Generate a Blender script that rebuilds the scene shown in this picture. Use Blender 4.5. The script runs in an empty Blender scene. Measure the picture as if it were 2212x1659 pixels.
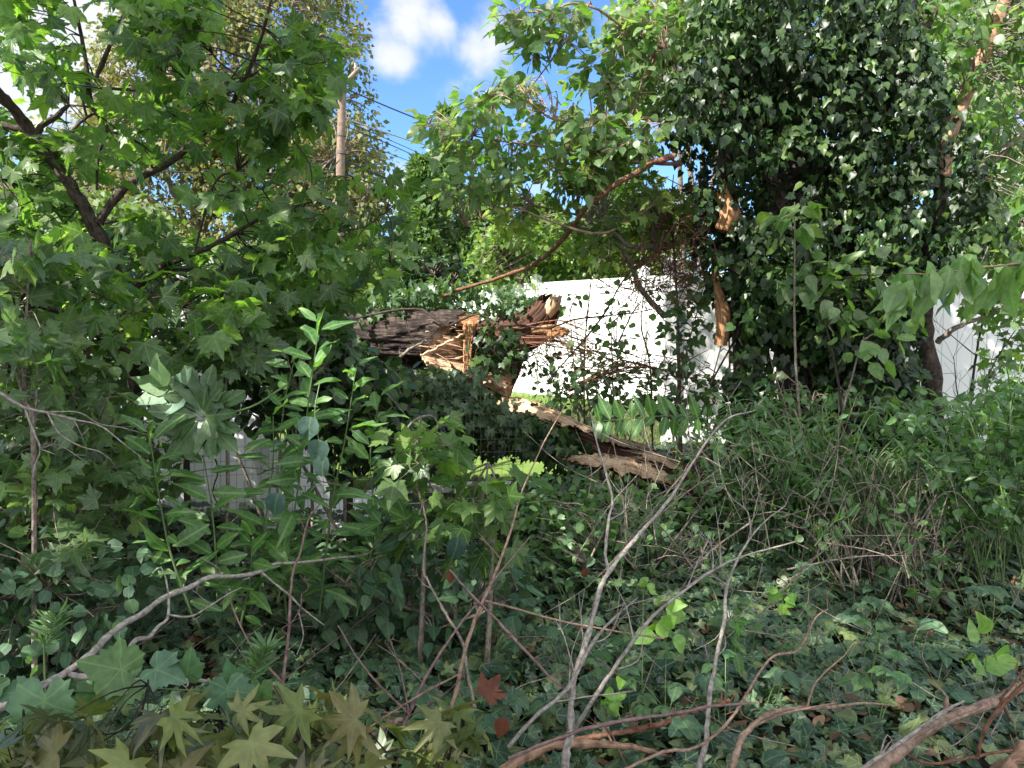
import bpy, math, random
import numpy as np
from mathutils import Vector, noise as mnoise
random.seed(7); RNG = np.random.default_rng(7)
R = math.radians
S = bpy.context.scene
C = S.collection

# ---------------------------------------------------------------- camera, sky, sun, exposure
CAM = np.array([0.0, 0.0, 1.5]); PITCH = R(4.57); F = 1620.0     # focal length in units of a 2212 wide picture
cam_d = bpy.data.cameras.new('camera'); cam = bpy.data.objects.new('camera', cam_d); C.objects.link(cam)
cam.location = CAM; cam.rotation_euler = (R(90) - PITCH, 0, 0)
cam_d.sensor_width = 36; cam_d.lens = F / 2212 * 36; cam_d.clip_end = 600; cam_d.clip_start = 0.05
S.camera = cam
cp, sp = math.cos(PITCH), math.sin(PITCH)

def P(x, y, d):
    """the point d metres ahead of the viewer that the photograph shows at (x, y) of a 2212x1659 picture"""
    u = (x - 1106) / F; v = (829.5 - y) / F
    ry = cp + v * sp; rz = -sp + v * cp
    return np.array([u * d / ry, d, CAM[2] + rz * d / ry])
ZO = {1: (0, 0), 2: (800, 0), 3: (1660, 0), 4: (0, 620), 5: (800, 620), 6: (1660, 620), 7: (0, 1240), 8: (800, 1240), 9: (1660, 1240)}
def Z(n, x, y, d):
    o = ZO[n]; return P((o[0] + x / 2.44) * .864, (o[1] + y / 2.44) * .864, d)

SUN_EL, SUN_AZ = R(43), R(56)      # azimuth counted from straight behind the viewer towards the left
sdir = Vector((-math.sin(SUN_AZ) * math.cos(SUN_EL), -math.cos(SUN_AZ) * math.cos(SUN_EL), math.sin(SUN_EL)))
sl = bpy.data.lights.new('sun', 'SUN'); sl.energy = 4.6; sl.angle = R(0.5); sl.color = (1.0, .945, .86)
so = bpy.data.objects.new('sun', sl); C.objects.link(so); so.rotation_euler = sdir.to_track_quat('Z', 'Y').to_euler(); so.location = (-20, -14, 22)
S.view_settings.view_transform = 'Standard'; S.view_settings.look = 'None'; S.view_settings.gamma = 1
S.view_settings.exposure = 1.62

w = bpy.data.worlds.new('World'); S.world = w; w.use_nodes = True
nt = w.node_tree; nt.nodes.clear(); N = nt.nodes.new; L = nt.links.new
out = N('ShaderNodeOutputWorld'); bg = N('ShaderNodeBackground'); sky = N('ShaderNodeTexSky')
sky.sky_type = 'NISHITA'; sky.sun_disc = False; sky.sun_elevation = SUN_EL
sky.sun_rotation = math.atan2(sdir.x, sdir.y); sky.air_density = 1.0; sky.dust_density = .3; sky.ozone_density = 2.2
bg.inputs['Strength'].default_value = .1
tc = N('ShaderNodeTexCoord')
def wmath(op, a, b=None):
    m = N('ShaderNodeMath'); m.operation = op
    for i, v in enumerate((a, b)):
        if v is None: continue
        if isinstance(v, (int, float)): m.inputs[i].default_value = v
        else: L(v, m.inputs[i])
    return m.outputs[0]
def blob(px, py, rad_px, amp=1.0):
    c = P(px, py, 100) - CAM; c = c / np.linalg.norm(c)
    v = N('ShaderNodeVectorMath'); v.operation = 'DISTANCE'; L(tc.outputs['Generated'], v.inputs[0]); v.inputs[1].default_value = tuple(c)
    mr = N('ShaderNodeMapRange'); mr.interpolation_type = 'SMOOTHSTEP'; L(v.outputs['Value'], mr.inputs['Value'])
    mr.inputs['From Min'].default_value = rad_px / F; mr.inputs['From Max'].default_value = 0
    mr.inputs['To Min'].default_value = 0; mr.inputs['To Max'].default_value = amp
    return mr.outputs[0]
acc = None
for b in [(875, 40, 130, .8), (855, 130, 95, .85), (935, 45, 85, .6), (1065, 85, 105, .75), (1095, 130, 60, .4), (20, 20, 420, 1.3), (230, 60, 260, .9),
          (860, 400, 120, .55), (1400, 220, 110, .6), (1560, 40, 150, .7), (2120, 60, 420, .9), (2200, 400, 300, .9), (840, 440, 130, .5)]:
    o = blob(*b); acc = o if acc is None else wmath('MAXIMUM', acc, o)
# unseen bright cloud cover added over and behind the viewer to lift ambient light
sx = N('ShaderNodeSeparateXYZ'); L(tc.outputs['Generated'], sx.inputs[0])
mr = N('ShaderNodeMapRange'); mr.interpolation_type = 'SMOOTHSTEP'; L(sx.outputs['Y'], mr.inputs['Value'])
mr.inputs['From Min'].default_value = .62; mr.inputs['From Max'].default_value = -.1; mr.inputs['To Min'].default_value = 0; mr.inputs['To Max'].default_value = .86
acc = wmath('MAXIMUM', acc, mr.outputs[0])
nz = N('ShaderNodeTexNoise'); nz.inputs['Scale'].default_value = 13; nz.inputs['Detail'].default_value = 7; nz.inputs['Roughness'].default_value = .52; nz.inputs['Distortion'].default_value = .25
L(tc.outputs['Generated'], nz.inputs['Vector'])
dens = wmath('ADD', acc, wmath('MULTIPLY', wmath('SUBTRACT', nz.outputs['Fac'], .5), 2.3))
mr2 = N('ShaderNodeMapRange'); mr2.interpolation_type = 'SMOOTHSTEP'; L(dens, mr2.inputs['Value'])
mr2.inputs['From Min'].default_value = .12; mr2.inputs['From Max'].default_value = .95
mx = N('ShaderNodeMix'); mx.data_type = 'RGBA'; L(mr2.outputs[0], mx.inputs[0])
tint = N('ShaderNodeMix'); tint.data_type = 'RGBA'; tint.blend_type = 'MULTIPLY'; tint.inputs[0].default_value = 1
L(sky.outputs[0], tint.inputs[6]); tint.inputs[7].default_value = (.50, .69, .93, 1); SKYT = tint
L(tint.outputs[2], mx.inputs[6])
cb = N('ShaderNodeMapRange'); L(sx.outputs['Y'], cb.inputs['Value']); cb.inputs['From Min'].default_value = .5; cb.inputs['From Max'].default_value = 0; cb.inputs['To Min'].default_value = 3.4; cb.inputs['To Max'].default_value = 7.0  # added clouds behind the viewer are made brighter, for ambient fill
cs = N('ShaderNodeVectorMath'); cs.operation = 'SCALE'; cs.inputs[0].default_value = (.95, .98, 1.03); L(cb.outputs[0], cs.inputs['Scale']); L(cs.outputs[0], mx.inputs[7])
L(mx.outputs[2], bg.inputs['Color']); L(bg.outputs[0], out.inputs[0])

# ---------------------------------------------------------------- materials
def new_mat(name):
    m = bpy.data.materials.new(name); m.use_nodes = True; m.node_tree.nodes.clear(); return m, m.node_tree.nodes.new, m.node_tree.links.new
def ramp(N, stops):
    r = N('ShaderNodeValToRGB'); e = r.color_ramp.elements
    while len(e) < len(stops): e.new(.5)
    for k, (p, c) in enumerate(stops): e[k].position = p; e[k].color = (*c, 1)
    return r
def leaf_mat(name, cols, trans=.35, tcol=None, rough=.42, vein=.35, spec=.5, veins_side=True, palm=None, clump=.2, under=.35):
    m, N, L = new_mat(name)
    o = N('ShaderNodeOutputMaterial'); p = N('ShaderNodeBsdfPrincipled'); t = N('ShaderNodeBsdfTranslucent'); mixs = N('ShaderNodeMixShader')
    g = N('ShaderNodeNewGeometry'); n = len(cols)
    r = ramp(N, [((k + .5) / n, c) for k, c in enumerate(cols)]); L(g.outputs['Random Per Island'], r.inputs[0])
    tcn = N('ShaderNodeTexCoord'); nz = N('ShaderNodeTexNoise'); nz.inputs['Scale'].default_value = 55; nz.inputs['Detail'].default_value = 3
    L(tcn.outputs['Object'], nz.inputs['Vector'])
    mr = N('ShaderNodeMapRange'); L(nz.outputs['Fac'], mr.inputs['Value']); mr.inputs['From Min'].default_value = .3; mr.inputs['From Max'].default_value = .7
    mr.inputs['To Min'].default_value = .78; mr.inputs['To Max'].default_value = 1.22
    mul = N('ShaderNodeVectorMath'); mul.operation = 'SCALE'; L(r.outputs[0], mul.inputs[0]); L(mr.outputs[0], mul.inputs['Scale'])
    nb = N('ShaderNodeTexNoise'); nb.inputs['Scale'].default_value = 2.3; nb.inputs['Detail'].default_value = 2; L(tcn.outputs['Object'], nb.inputs['Vector'])
    mb = N('ShaderNodeMapRange'); L(nb.outputs['Fac'], mb.inputs['Value']); mb.inputs['From Min'].default_value = .35; mb.inputs['From Max'].default_value = .65; mb.inputs['To Min'].default_value = 1 - clump; mb.inputs['To Max'].default_value = 1 + clump
    mul2 = N('ShaderNodeVectorMath'); mul2.operation = 'SCALE'; L(mul.outputs[0], mul2.inputs[0]); L(mb.outputs[0], mul2.inputs['Scale'])
    col = mul2.outputs[0]
    # veins from the leaf's own uv
    sep = N('ShaderNodeSeparateXYZ'); L(tcn.outputs['UV'], sep.inputs[0])
    def mth(op, a, b):
        q = N('ShaderNodeMath'); q.operation = op
        for i, v in enumerate((a, b)):
            if v is None: continue
            if isinstance(v, (int, float)): q.inputs[i].default_value = v
            else: L(v, q.inputs[i])
        return q.outputs[0]
    ax = mth('ABSOLUTE', mth('SUBTRACT', sep.outputs[0], .5), None)
    line = mth('LESS_THAN', ax, .011)
    if palm:
        veins_side = False; yy = mth('SUBTRACT', sep.outputs[1], .2)
        for a_ in palm:
            dd_ = mth('ABSOLUTE', mth('SUBTRACT', mth('MULTIPLY', ax, math.sin(R(a_))), mth('MULTIPLY', yy, math.cos(R(a_)))), None)
            line = mth('MAXIMUM', line, mth('LESS_THAN', dd_, .009))
    if veins_side:
        w1 = mth('FRACT', mth('MULTIPLY', mth('SUBTRACT', sep.outputs[1], mth('MULTIPLY', ax, .8)), 14.0), None)
        line = mth('MAXIMUM', line, mth('MULTIPLY', mth('LESS_THAN', w1, .13), .45))
    vm = N('ShaderNodeMix'); vm.data_type = 'RGBA'; L(mth('MULTIPLY', line, vein), vm.inputs[0]); L(col, vm.inputs[6]); vm.inputs[7].default_value = (.22, .32, .12, 1)
    col = vm.outputs[2]
    # undersides paler
    ud = N('ShaderNodeMix'); ud.data_type = 'RGBA'; L(mth('MULTIPLY', g.outputs['Backfacing'], under), ud.inputs[0]); L(col, ud.inputs[6]); ud.inputs[7].default_value = (.12, .17, .09, 1)
    L(ud.outputs[2], p.inputs['Base Color']); p.inputs['Roughness'].default_value = rough; p.inputs['Specular IOR Level'].default_value = spec
    tm = N('ShaderNodeVectorMath'); tm.operation = 'MULTIPLY'; L(col, tm.inputs[0]); tm.inputs[1].default_value = tcol or (2.6, 2.9, .9)
    L(tm.outputs[0], t.inputs[0]); mixs.inputs[0].default_value = trans
    L(p.outputs[0], mixs.inputs[1]); L(t.outputs[0], mixs.inputs[2]); L(mixs.outputs[0], o.inputs[0])
    return m
def bark_mat(name, c1, c2, scale=(14, 3), bump=.5, rough=.85, c3=None, dist=.01, own=.5, n2s=9):
    m, N, L = new_mat(name); o = N('ShaderNodeOutputMaterial'); p = N('ShaderNodeBsdfPrincipled'); tcn = N('ShaderNodeTexCoord')
    mp = N('ShaderNodeMapping'); L(tcn.outputs['UV'], mp.inputs['Vector']); mp.inputs['Scale'].default_value = (scale[0], scale[1], 1)
    n1 = N('ShaderNodeTexNoise'); n1.inputs['Scale'].default_value = 1; n1.inputs['Detail'].default_value = 6; n1.inputs['Roughness'].default_value = .65; L(mp.outputs[0], n1.inputs['Vector'])
    n2 = N('ShaderNodeTexNoise'); n2.inputs['Scale'].default_value = n2s; n2.inputs['Detail'].default_value = 4; L(tcn.outputs['Object'], n2.inputs['Vector'])
    ml = N('ShaderNodeMix'); ml.data_type = 'FLOAT'; ml.inputs[0].default_value = own; L(n2.outputs['Fac'], ml.inputs[2]); L(n1.outputs['Fac'], ml.inputs[3])
    r = ramp(N, [(.38, c1), (.5, c3 or tuple((a + b) / 2 for a, b in zip(c1, c2))), (.62, c2)]); L(ml.outputs[0], r.inputs[0]); L(r.outputs[0], p.inputs['Base Color'])
    b = N('ShaderNodeBump'); b.inputs['Strength'].default_value = bump; b.inputs['Distance'].default_value = dist; L(n1.outputs['Fac'], b.inputs['Height']); L(b.outputs[0], p.inputs['Normal'])
    p.inputs['Roughness'].default_value = rough; p.inputs['Specular IOR Level'].default_value = .25; L(p.outputs[0], o.inputs[0]); return m
def plain_mat(name, c1, c2, scale=4, rough=.5, bump=0, spec=.5):
    m, N, L = new_mat(name); o = N('ShaderNodeOutputMaterial'); p = N('ShaderNodeBsdfPrincipled'); tcn = N('ShaderNodeTexCoord')
    n1 = N('ShaderNodeTexNoise'); n1.inputs['Scale'].default_value = scale; n1.inputs['Detail'].default_value = 6; n1.inputs['Roughness'].default_value = .6; L(tcn.outputs['Object'], n1.inputs['Vector'])
    r = ramp(N, [(.35, c1), (.65, c2)]); L(n1.outputs['Fac'], r.inputs[0]); L(r.outputs[0], p.inputs['Base Color'])
    if bump:
        b = N('ShaderNodeBump'); b.inputs['Strength'].default_value = bump; b.inputs['Distance'].default_value = .02; L(n1.outputs['Fac'], b.inputs['Height']); L(b.outputs[0], p.inputs['Normal'])
    p.inputs['Roughness'].default_value = rough; p.inputs['Specular IOR Level'].default_value = spec; L(p.outputs[0], o.inputs[0]); return m

M = {}
M['maple'] = leaf_mat('maple leaf', [(.05, .105, .025), (.075, .145, .035), (.105, .18, .05), (.06, .12, .035), (.14, .21, .055), (.045, .09, .03)], .46, palm=(38, -26), clump=.3)
M['maple_cool'] = leaf_mat('shaded maple leaf', [(.05, .10, .035), (.075, .13, .05), (.10, .165, .065), (.06, .11, .045), (.13, .19, .075)], .34, palm=(38, -26), clump=.25)  # cooler copy of the maple leaf, shade put into the colour
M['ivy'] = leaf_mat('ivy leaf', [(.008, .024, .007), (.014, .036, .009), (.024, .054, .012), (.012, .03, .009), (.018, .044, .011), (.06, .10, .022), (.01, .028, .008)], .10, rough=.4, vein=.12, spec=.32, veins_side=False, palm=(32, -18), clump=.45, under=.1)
M['ground_ivy'] = leaf_mat('ground ivy leaf', [(.022, .05, .03), (.034, .068, .042), (.05, .09, .054), (.028, .057, .036), (.068, .105, .055), (.10, .13, .05)], .15, palm=(32, -18), veins_side=False, clump=.35, spec=.4, rough=.42, vein=.45)
M['creeper'] = leaf_mat('creeper leaf', [(.036, .082, .046), (.05, .105, .058), (.064, .12, .06)], .2, spec=.35, rough=.5)
M['mulberry'] = leaf_mat('mulberry leaf', [(.055, .12, .03), (.075, .145, .038), (.10, .17, .055), (.12, .17, .08)], .4)
M['vine'] = leaf_mat('vine leaf', [(.06, .12, .03), (.09, .15, .035), (.13, .19, .05), (.15, .19, .05)], .42)
M['bitter'] = leaf_mat('round vine leaf', [(.04, .085, .035), (.055, .105, .04), (.08, .13, .06), (.045, .09, .04)], .25)
M['lance'] = leaf_mat('lance leaf', [(.05, .125, .035), (.065, .15, .04), (.085, .18, .05)], .35, vein=.6)
M['blue'] = leaf_mat('blue green leaf', [(.035, .075, .062), (.05, .095, .075)], .15, rough=.35)
M['sassafras'] = leaf_mat('lobed leaf', [(.05, .095, .035), (.06, .11, .045)], .25)
M['grape'] = leaf_mat('grape leaf', [(.09, .18, .11), (.10, .19, .11), (.11, .20, .07)], .28, rough=.55, palm=(26, -36))
M['jmaple'] = leaf_mat('japanese maple leaf', [(.12, .16, .035), (.17, .13, .05), (.09, .125, .04), (.18, .21, .05), (.10, .08, .05), (.07, .10, .045), (.15, .16, .05)], .34, palm=(50, 9, -32), clump=.3, vein=.14, tcol=(2.0, 2.0, .9))
M['rose'] = leaf_mat('small shrub leaf', [(.055, .12, .04), (.075, .15, .05), (.10, .18, .06), (.06, .13, .06)], .36)
M['yellow'] = leaf_mat('yellowing leaf', [(.11, .13, .035), (.15, .155, .045), (.18, .17, .05), (.09, .12, .03), (.20, .16, .05)], .3, tcol=(1.6, 1.6, .8), rough=.6)
M['far'] = leaf_mat('far leaf', [(.05, .09, .025), (.07, .115, .03), (.095, .14, .035)], .3, rough=.6)
M['cypress'] = leaf_mat('conifer spray', [(.06, .115, .035), (.085, .15, .045), (.12, .19, .06)], .22, rough=.6, vein=0)
M['dogwood'] = leaf_mat('dogwood leaf', [(.09, .17, .055), (.12, .21, .065), (.15, .24, .08)], .35)
M['dead'] = leaf_mat('dead leaf', [(.16, .06, .03), (.11, .05, .03), (.20, .09, .045)], .15, tcol=(1.2, 1, .8), rough=.7, vein=0)
M['rust'] = leaf_mat('rust brown leaf', [(.17, .05, .022), (.13, .04, .02)], .15, tcol=(1.2, 1, .8), rough=.7, vein=0)
M['fresh'] = leaf_mat('fresh leaf', [(.14, .27, .05), (.17, .30, .06)], .35)
M['herb'] = leaf_mat('herb leaf', [(.08, .16, .06), (.10, .19, .07)], .3)
M['litter'] = leaf_mat('leaf litter', [(.10, .055, .03), (.14, .08, .045), (.07, .04, .025), (.18, .11, .06)], .05, tcol=(1, 1, 1), rough=.8, vein=0)
M['lawn'] = leaf_mat('lawn blade', [(.09, .15, .035), (.11, .18, .045), (.15, .20, .06), (.16, .17, .07)], .3, vein=0, rough=.6)
M['bark_dark'] = bark_mat('dark maple bark', (.016, .011, .009), (.10, .072, .058), (12, 16), .9, n2s=40, own=.6)
M['bark_grey'] = bark_mat('pale grey bark', (.13, .105, .09), (.40, .36, .32), (5, 28), .8, n2s=70, dist=.004)
M['bark_stick'] = bark_mat('grey brown stick', (.08, .062, .05), (.30, .25, .205), (5, 28), .8, n2s=70, dist=.004)
M['bark_tan'] = bark_mat('tan cane', (.13, .08, .055), (.34, .235, .175), (4, 30), .7, n2s=60, dist=.004)
M['bark_red'] = bark_mat('red brown vine', (.07, .03, .02), (.27, .135, .085), (6, 30), .8, n2s=60, dist=.004)
M['bark_purple'] = bark_mat('purple cane', (.09, .05, .05), (.25, .165, .15), (4, 30), .6, n2s=60, dist=.004)
M['bark_orange'] = bark_mat('orange tan bark', (.13, .07, .045), (.42, .26, .17), (8, 14), .9, n2s=35, dist=.008)
M['bark_log'] = bark_mat('furrowed log bark', (.008, .006, .005), (.13, .095, .078), (36, 7), 1.0, c3=(.034, .024, .02), dist=.04, own=.7, n2s=22)
M['bark_shred'] = bark_mat('shredded inner bark', (.02, .010, .007), (.15, .075, .05), (46, 3), 1.0, dist=.03, own=.8)
M['wood'] = bark_mat('fresh split wood', (.26, .15, .09), (.80, .60, .42), (26, 5), .9, c3=(.68, .46, .30), dist=.02, own=.6, n2s=14)
M['wood_orange'] = bark_mat('torn orange wood', (.20, .09, .04), (.62, .34, .17), (30, 4), .9, dist=.02, own=.7, n2s=18)
M['wood_dull'] = bark_mat('weathered inner wood', (.13, .09, .06), (.34, .25, .17), (20, 2), .6)
M['pole'] = bark_mat('pole wood', (.14, .095, .07), (.27, .195, .155), (20, 1.2), .5)
M['cane_green'] = plain_mat('green cane', (.06, .11, .035), (.12, .18, .06), 8, .5)
M['vinyl'] = plain_mat('white vinyl', (.74, .75, .74), (.82, .82, .80), 1.5, .38)
M['vinyl_dirty'] = plain_mat('grimy vinyl', (.50, .49, .45), (.72, .71, .68), 2.5, .5)
M['metal'] = plain_mat('rusty wire', (.07, .05, .04), (.15, .12, .10), 20, .7)
M['wire'] = plain_mat('black cable', (.012, .012, .015), (.02, .02, .022), 5, .5)
M['wire_grey'] = plain_mat('grey cable', (.22, .22, .22), (.32, .32, .32), 5, .5)
M['soil'] = plain_mat('dark soil', (.012, .010, .008), (.05, .036, .026), 9, .95, .8, .1)
M['grass'] = plain_mat('lawn turf', (.08, .14, .028), (.14, .20, .045), 3, .9, .3, .1)
M['ceramic'] = plain_mat('insulator', (.25, .22, .2), (.35, .3, .28), 5, .3)
M['blue_plastic'] = plain_mat('blue strap', (.03, .13, .28), (.05, .18, .36), 5, .4)

# ---------------------------------------------------------------- mesh building
def nrmz(a): return a / np.maximum(np.linalg.norm(a, axis=-1, keepdims=True), 1e-9)
class Geo:
    def __init__(s): s.v = []; s.f = []; s.uv = []; s.n = 0
    def add(s, v, f, uv):
        v = np.asarray(v, float); f = np.asarray(f, int)
        if len(v) == 0 or len(f) == 0: return s
        s.v.append(v); s.f.append(f + s.n); s.uv.append(np.asarray(uv, float)); s.n += len(v); return s
    def tube(s, pts, rad, sides=6, sub=4, rough=0.0, twist=0.0, cap=True, kink=0.0):
        pts = np.asarray(pts, float); rad = np.broadcast_to(np.asarray(rad, float), (len(pts),)) if np.ndim(rad) == 0 or len(np.atleast_1d(rad)) == len(pts) else np.linspace(rad[0], rad[-1], len(pts))
        if sub > 1 and len(pts) > 1:
            e = np.vstack([2 * pts[0] - pts[1], pts, 2 * pts[-1] - pts[-2]]); q = []; rr = []
            for i in range(1, len(e) - 2):
                for k in range(sub):
                    t = k / sub; a, b, c, d = e[i - 1], e[i], e[i + 1], e[i + 2]
                    q.append(.5 * ((2 * b) + (c - a) * t + (2 * a - 5 * b + 4 * c - d) * t * t + (3 * b - a - 3 * c + d) * t ** 3)); rr.append(rad[i - 1] * (1 - t) + rad[i] * t)
            q.append(pts[-1]); rr.append(rad[-1]); pts = np.array(q); rad = np.array(rr)
        if kink: rad = rad * (1 + .10 * RNG.normal(0, 1, len(rad)).clip(-1, 2.2)); pts[1:-1] += RNG.normal(0, 1, (len(pts) - 2, 3)) * kink * np.minimum(rad[1:-1, None] * .16, .006)
        m = len(pts); T = nrmz(np.gradient(pts, axis=0)); ref = np.array([0, 0, 1.]) if abs(T[0][2]) < .9 else np.array([1., 0, 0])
        a = nrmz(np.cross(T[0], ref)); V = np.zeros((m, sides, 3)); th = np.arange(sides) / sides * 2 * math.pi
        for i in range(m):
            a = a - T[i] * a.dot(T[i]); a = a / max(np.linalg.norm(a), 1e-9); b = np.cross(T[i], a)
            r = rad[i] * (1 + rough * RNG.uniform(-1, 1, sides)) if rough else rad[i]
            V[i] = pts[i] + (np.cos(th)[:, None] * a + np.sin(th)[:, None] * b) * (np.asarray(r).reshape(-1, 1) if rough else r)
        ln = np.concatenate([[0], np.cumsum(np.linalg.norm(np.diff(pts, axis=0), axis=1))])
        i, j = np.meshgrid(np.arange(m - 1), np.arange(sides), indexing='ij'); i = i.ravel(); j = j.ravel(); j2 = (j + 1) % sides
        f = np.stack([i * sides + j, i * sides + j2, (i + 1) * sides + j2, (i + 1) * sides + j], 1)
        uv = np.stack([np.stack([j / sides, ln[i]], 1), np.stack([(j + 1) / sides, ln[i]], 1), np.stack([(j + 1) / sides, ln[i + 1]], 1), np.stack([j / sides, ln[i + 1]], 1)], 1)
        s.add(V.reshape(-1, 3), f, uv)
        if cap and sides >= 5:
            for k, c in ((0, pts[0]), (m - 1, pts[-1])):
                vv = np.vstack([V[k], c]); ff = np.array([[q, (q + 1) % sides, sides] for q in range(sides)]); s.add(vv, ff, np.zeros((sides, 3, 2)) + np.array([.5, ln[k]]))
        return s
    def box(s, c, size, ax=None):
        h = np.array(size) / 2.; v = np.array([[x, y, z] for x in (-1, 1) for y in (-1, 1) for z in (-1, 1)]) * h
        if ax is not None: v = v @ np.array(ax)
        f = [[0, 1, 3, 2], [4, 6, 7, 5], [0, 4, 5, 1], [2, 3, 7, 6], [0, 2, 6, 4], [1, 5, 7, 3]]
        return s.add(v + np.array(c), f, np.tile(np.array([[0, 0], [1, 0], [1, 1], [0, 1]], float), (6, 1, 1)))
    def leaves(s, tm, pos, tip, nrm, sx, sy=None, bend=0., fold=0.):
        pos = np.asarray(pos, float); n = len(pos)
        if n == 0: return s
        tv, tf = tm; tip = nrmz(np.asarray(tip, float)); sx = np.broadcast_to(sx, (n,)).astype(float); sy = sx if sy is None else np.broadcast_to(sy, (n,)).astype(float)
        b = nrmz(np.cross(tip, nrm)); nn = np.cross(b, tip); bend = np.broadcast_to(bend, (n,)); fold = np.broadcast_to(fold, (n,))
        jt = .075 if len(tv) > 6 else 0.; jx = 1 + RNG.normal(0, jt, (n, len(tv))); jy = 1 + RNG.normal(0, jt, (n, len(tv)))
        X = tv[None, :, 0] * sx[:, None] * jx; Y = tv[None, :, 1] * sy[:, None] * jy
        Zl = (tv[None, :, 2] + RNG.normal(0, jt * .5, (n, len(tv))) * (tv[None, :, 1] ** 2 + tv[None, :, 0] ** 2 + .2)) * sx[:, None] + (-bend[:, None] * (tv[None, :, 1] ** 2 + .6 * tv[None, :, 0] ** 2) + fold[:, None] * np.abs(tv[None, :, 0])) * sy[:, None]
        V = pos[:, None] + X[..., None] * b[:, None] + Y[..., None] * tip[:, None] + Zl[..., None] * nn[:, None]
        k = len(tv); f = (tf[None] + (np.arange(n) * k)[:, None, None]).reshape(-1, tf.shape[1])
        uv = np.tile((tv[tf][..., :2] * .5 + np.array([.5, .2]))[None], (n, 1, 1, 1)).reshape(-1, tf.shape[1], 2)
        return s.add(V.reshape(-1, 3), f, uv)
    def build(s, name, mat, parent=None, smooth=True, origin=None):
        me = bpy.data.meshes.new(name)
        if s.v:
            v = np.concatenate(s.v); org = np.zeros(3)
            if parent is not None: org = np.array(parent['_o'])
            elif origin is not None: org = np.array(origin)
            v = v - org
            me.vertices.add(len(v)); me.vertices.foreach_set('co', v.ravel().astype(np.float32))
            tot = np.concatenate([np.full(len(f), f.shape[1]) for f in s.f]); loops = np.concatenate([f.ravel() for f in s.f]); uv = np.concatenate([u.reshape(-1, 2) for u in s.uv])
            me.loops.add(len(loops)); me.loops.foreach_set('vertex_index', loops.astype(np.int32))
            me.polygons.add(len(tot)); me.polygons.foreach_set('loop_start', np.concatenate([[0], np.cumsum(tot)[:-1]]).astype(np.int32))
            me.polygons.foreach_set('loop_total', tot.astype(np.int32)); me.polygons.foreach_set('use_smooth', np.full(len(tot), smooth))
            l = me.uv_layers.new(name='UVMap'); l.data.foreach_set('uv', uv.ravel().astype(np.float32)); me.update(calc_edges=True)
        me.materials.append(M[mat]); o = bpy.data.objects.new(name, me); C.objects.link(o)
        if parent is not None: o.parent = parent; o['_o'] = list(parent['_o'])
        elif origin is not None: o.location = origin
        return o
def thing(name, label, cat, loc, group=None):
    o = bpy.data.objects.new(name, None); C.objects.link(o); o.location = tuple(loc); o['label'] = label; o['category'] = cat; o['_o'] = [float(q) for q in loc]
    o.empty_display_size = .1
    if group: o['group'] = group
    return o
def tag(o, label=None, cat=None, group=None, kind=None):
    if label: o['label'] = label
    if cat: o['category'] = cat
    if group: o['group'] = group
    if kind: o['kind'] = kind
    return o

# leaf outlines: unit length, stalk at the origin, tip along +y
def polar(half, c=(0, .12)):
    pts = [(r * math.cos(R(a)), r * math.sin(R(a))) for a, r in half]; full = pts + [(-x, y) for x, y in reversed(pts[1:-1] if abs(pts[0][0]) < 1e-6 else pts[:-1])]
    v = np.array([(c[0], c[1], .03)] + [(x, y, 0) for x, y in full]); n = len(full)
    return v, np.array([[0, 1 + i, 1 + (i + 1) % n] for i in range(n)])
def outline(half, cy=.45):
    full = half + [(-x, y) for x, y in reversed(half[1:-1])]; v = np.array([(0, cy, 0)] + [(x, y, 0) for x, y in full]); n = len(full)
    return v, np.array([[0, 1 + i, 1 + (i + 1) % n] for i in range(n)])
T_MAPLE = polar([(-90, .05), (-50, .24), (-24, .52), (-14, .40), (-2, .50), (8, .48), (14, .49), (22, .68), (29, .64), (38, .88), (46, .70), (53, .68), (63, .56), (70, .68), (75, .66), (82, .80), (90, 1.0)])
T_MAPLE_LO = polar([(-90, .05), (-30, .48), (8, .44), (38, .86), (62, .50), (78, .70), (90, 1.0)])
T_IVY = polar([(-90, .08), (-50, .36), (-18, .50), (8, .36), (32, .62), (56, .42), (90, .92)])
T_IVY2 = polar([(-90, .08), (-56, .34), (-20, .45), (8, .44), (32, .56), (56, .54), (74, .72), (90, 1.0)])
T_OV = outline([(0, 0), (.22, .03), (.35, .2), (.36, .42), (.26, .68), (.11, .88), (0, 1.05)])
T_ROUND = outline([(0, 0), (.28, .04), (.42, .28), (.40, .56), (.24, .80), (.06, .90), (0, 1.0)])
T_LANCE = outline([(0, 0), (.07, .12), (.135, .3), (.15, .48), (.12, .68), (.06, .86), (0, 1.05)])
T_SLIM = outline([(0, 0), (.05, .2), (.07, .5), (.04, .8), (0, 1.0)])
T_JM = polar([(-90, .05), (-52, .28), (-32, .52), (-16, .34), (-2, .52), (9, .82), (19, .52), (31, .36), (41, .60), (50, .97), (59, .58), (71, .37), (82, .62), (90, 1.1)])
T_GRAPE = polar([(-90, .10), (-72, .38), (-58, .50), (-44, .52), (-36, .58), (-24, .54), (-14, .62), (-4, .56), (6, .66), (16, .60), (26, .74), (36, .64), (44, .68), (54, .60), (62, .70), (70, .68), (78, .84), (90, 1.0)])
T_SASS = outline([(0, 0), (.08, .12), (.22, .38), (.40, .58), (.47, .76), (.38, .82), (.24, .68), (.17, .64), (.20, .82), (.14, .98), (0, 1.08)], .5)
T_DIA = (np.array([(0, 0, 0), (.34, .45, .06), (0, 1., 0), (-.34, .45, .06)]), np.array([[0, 1, 2, 3]]))
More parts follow.
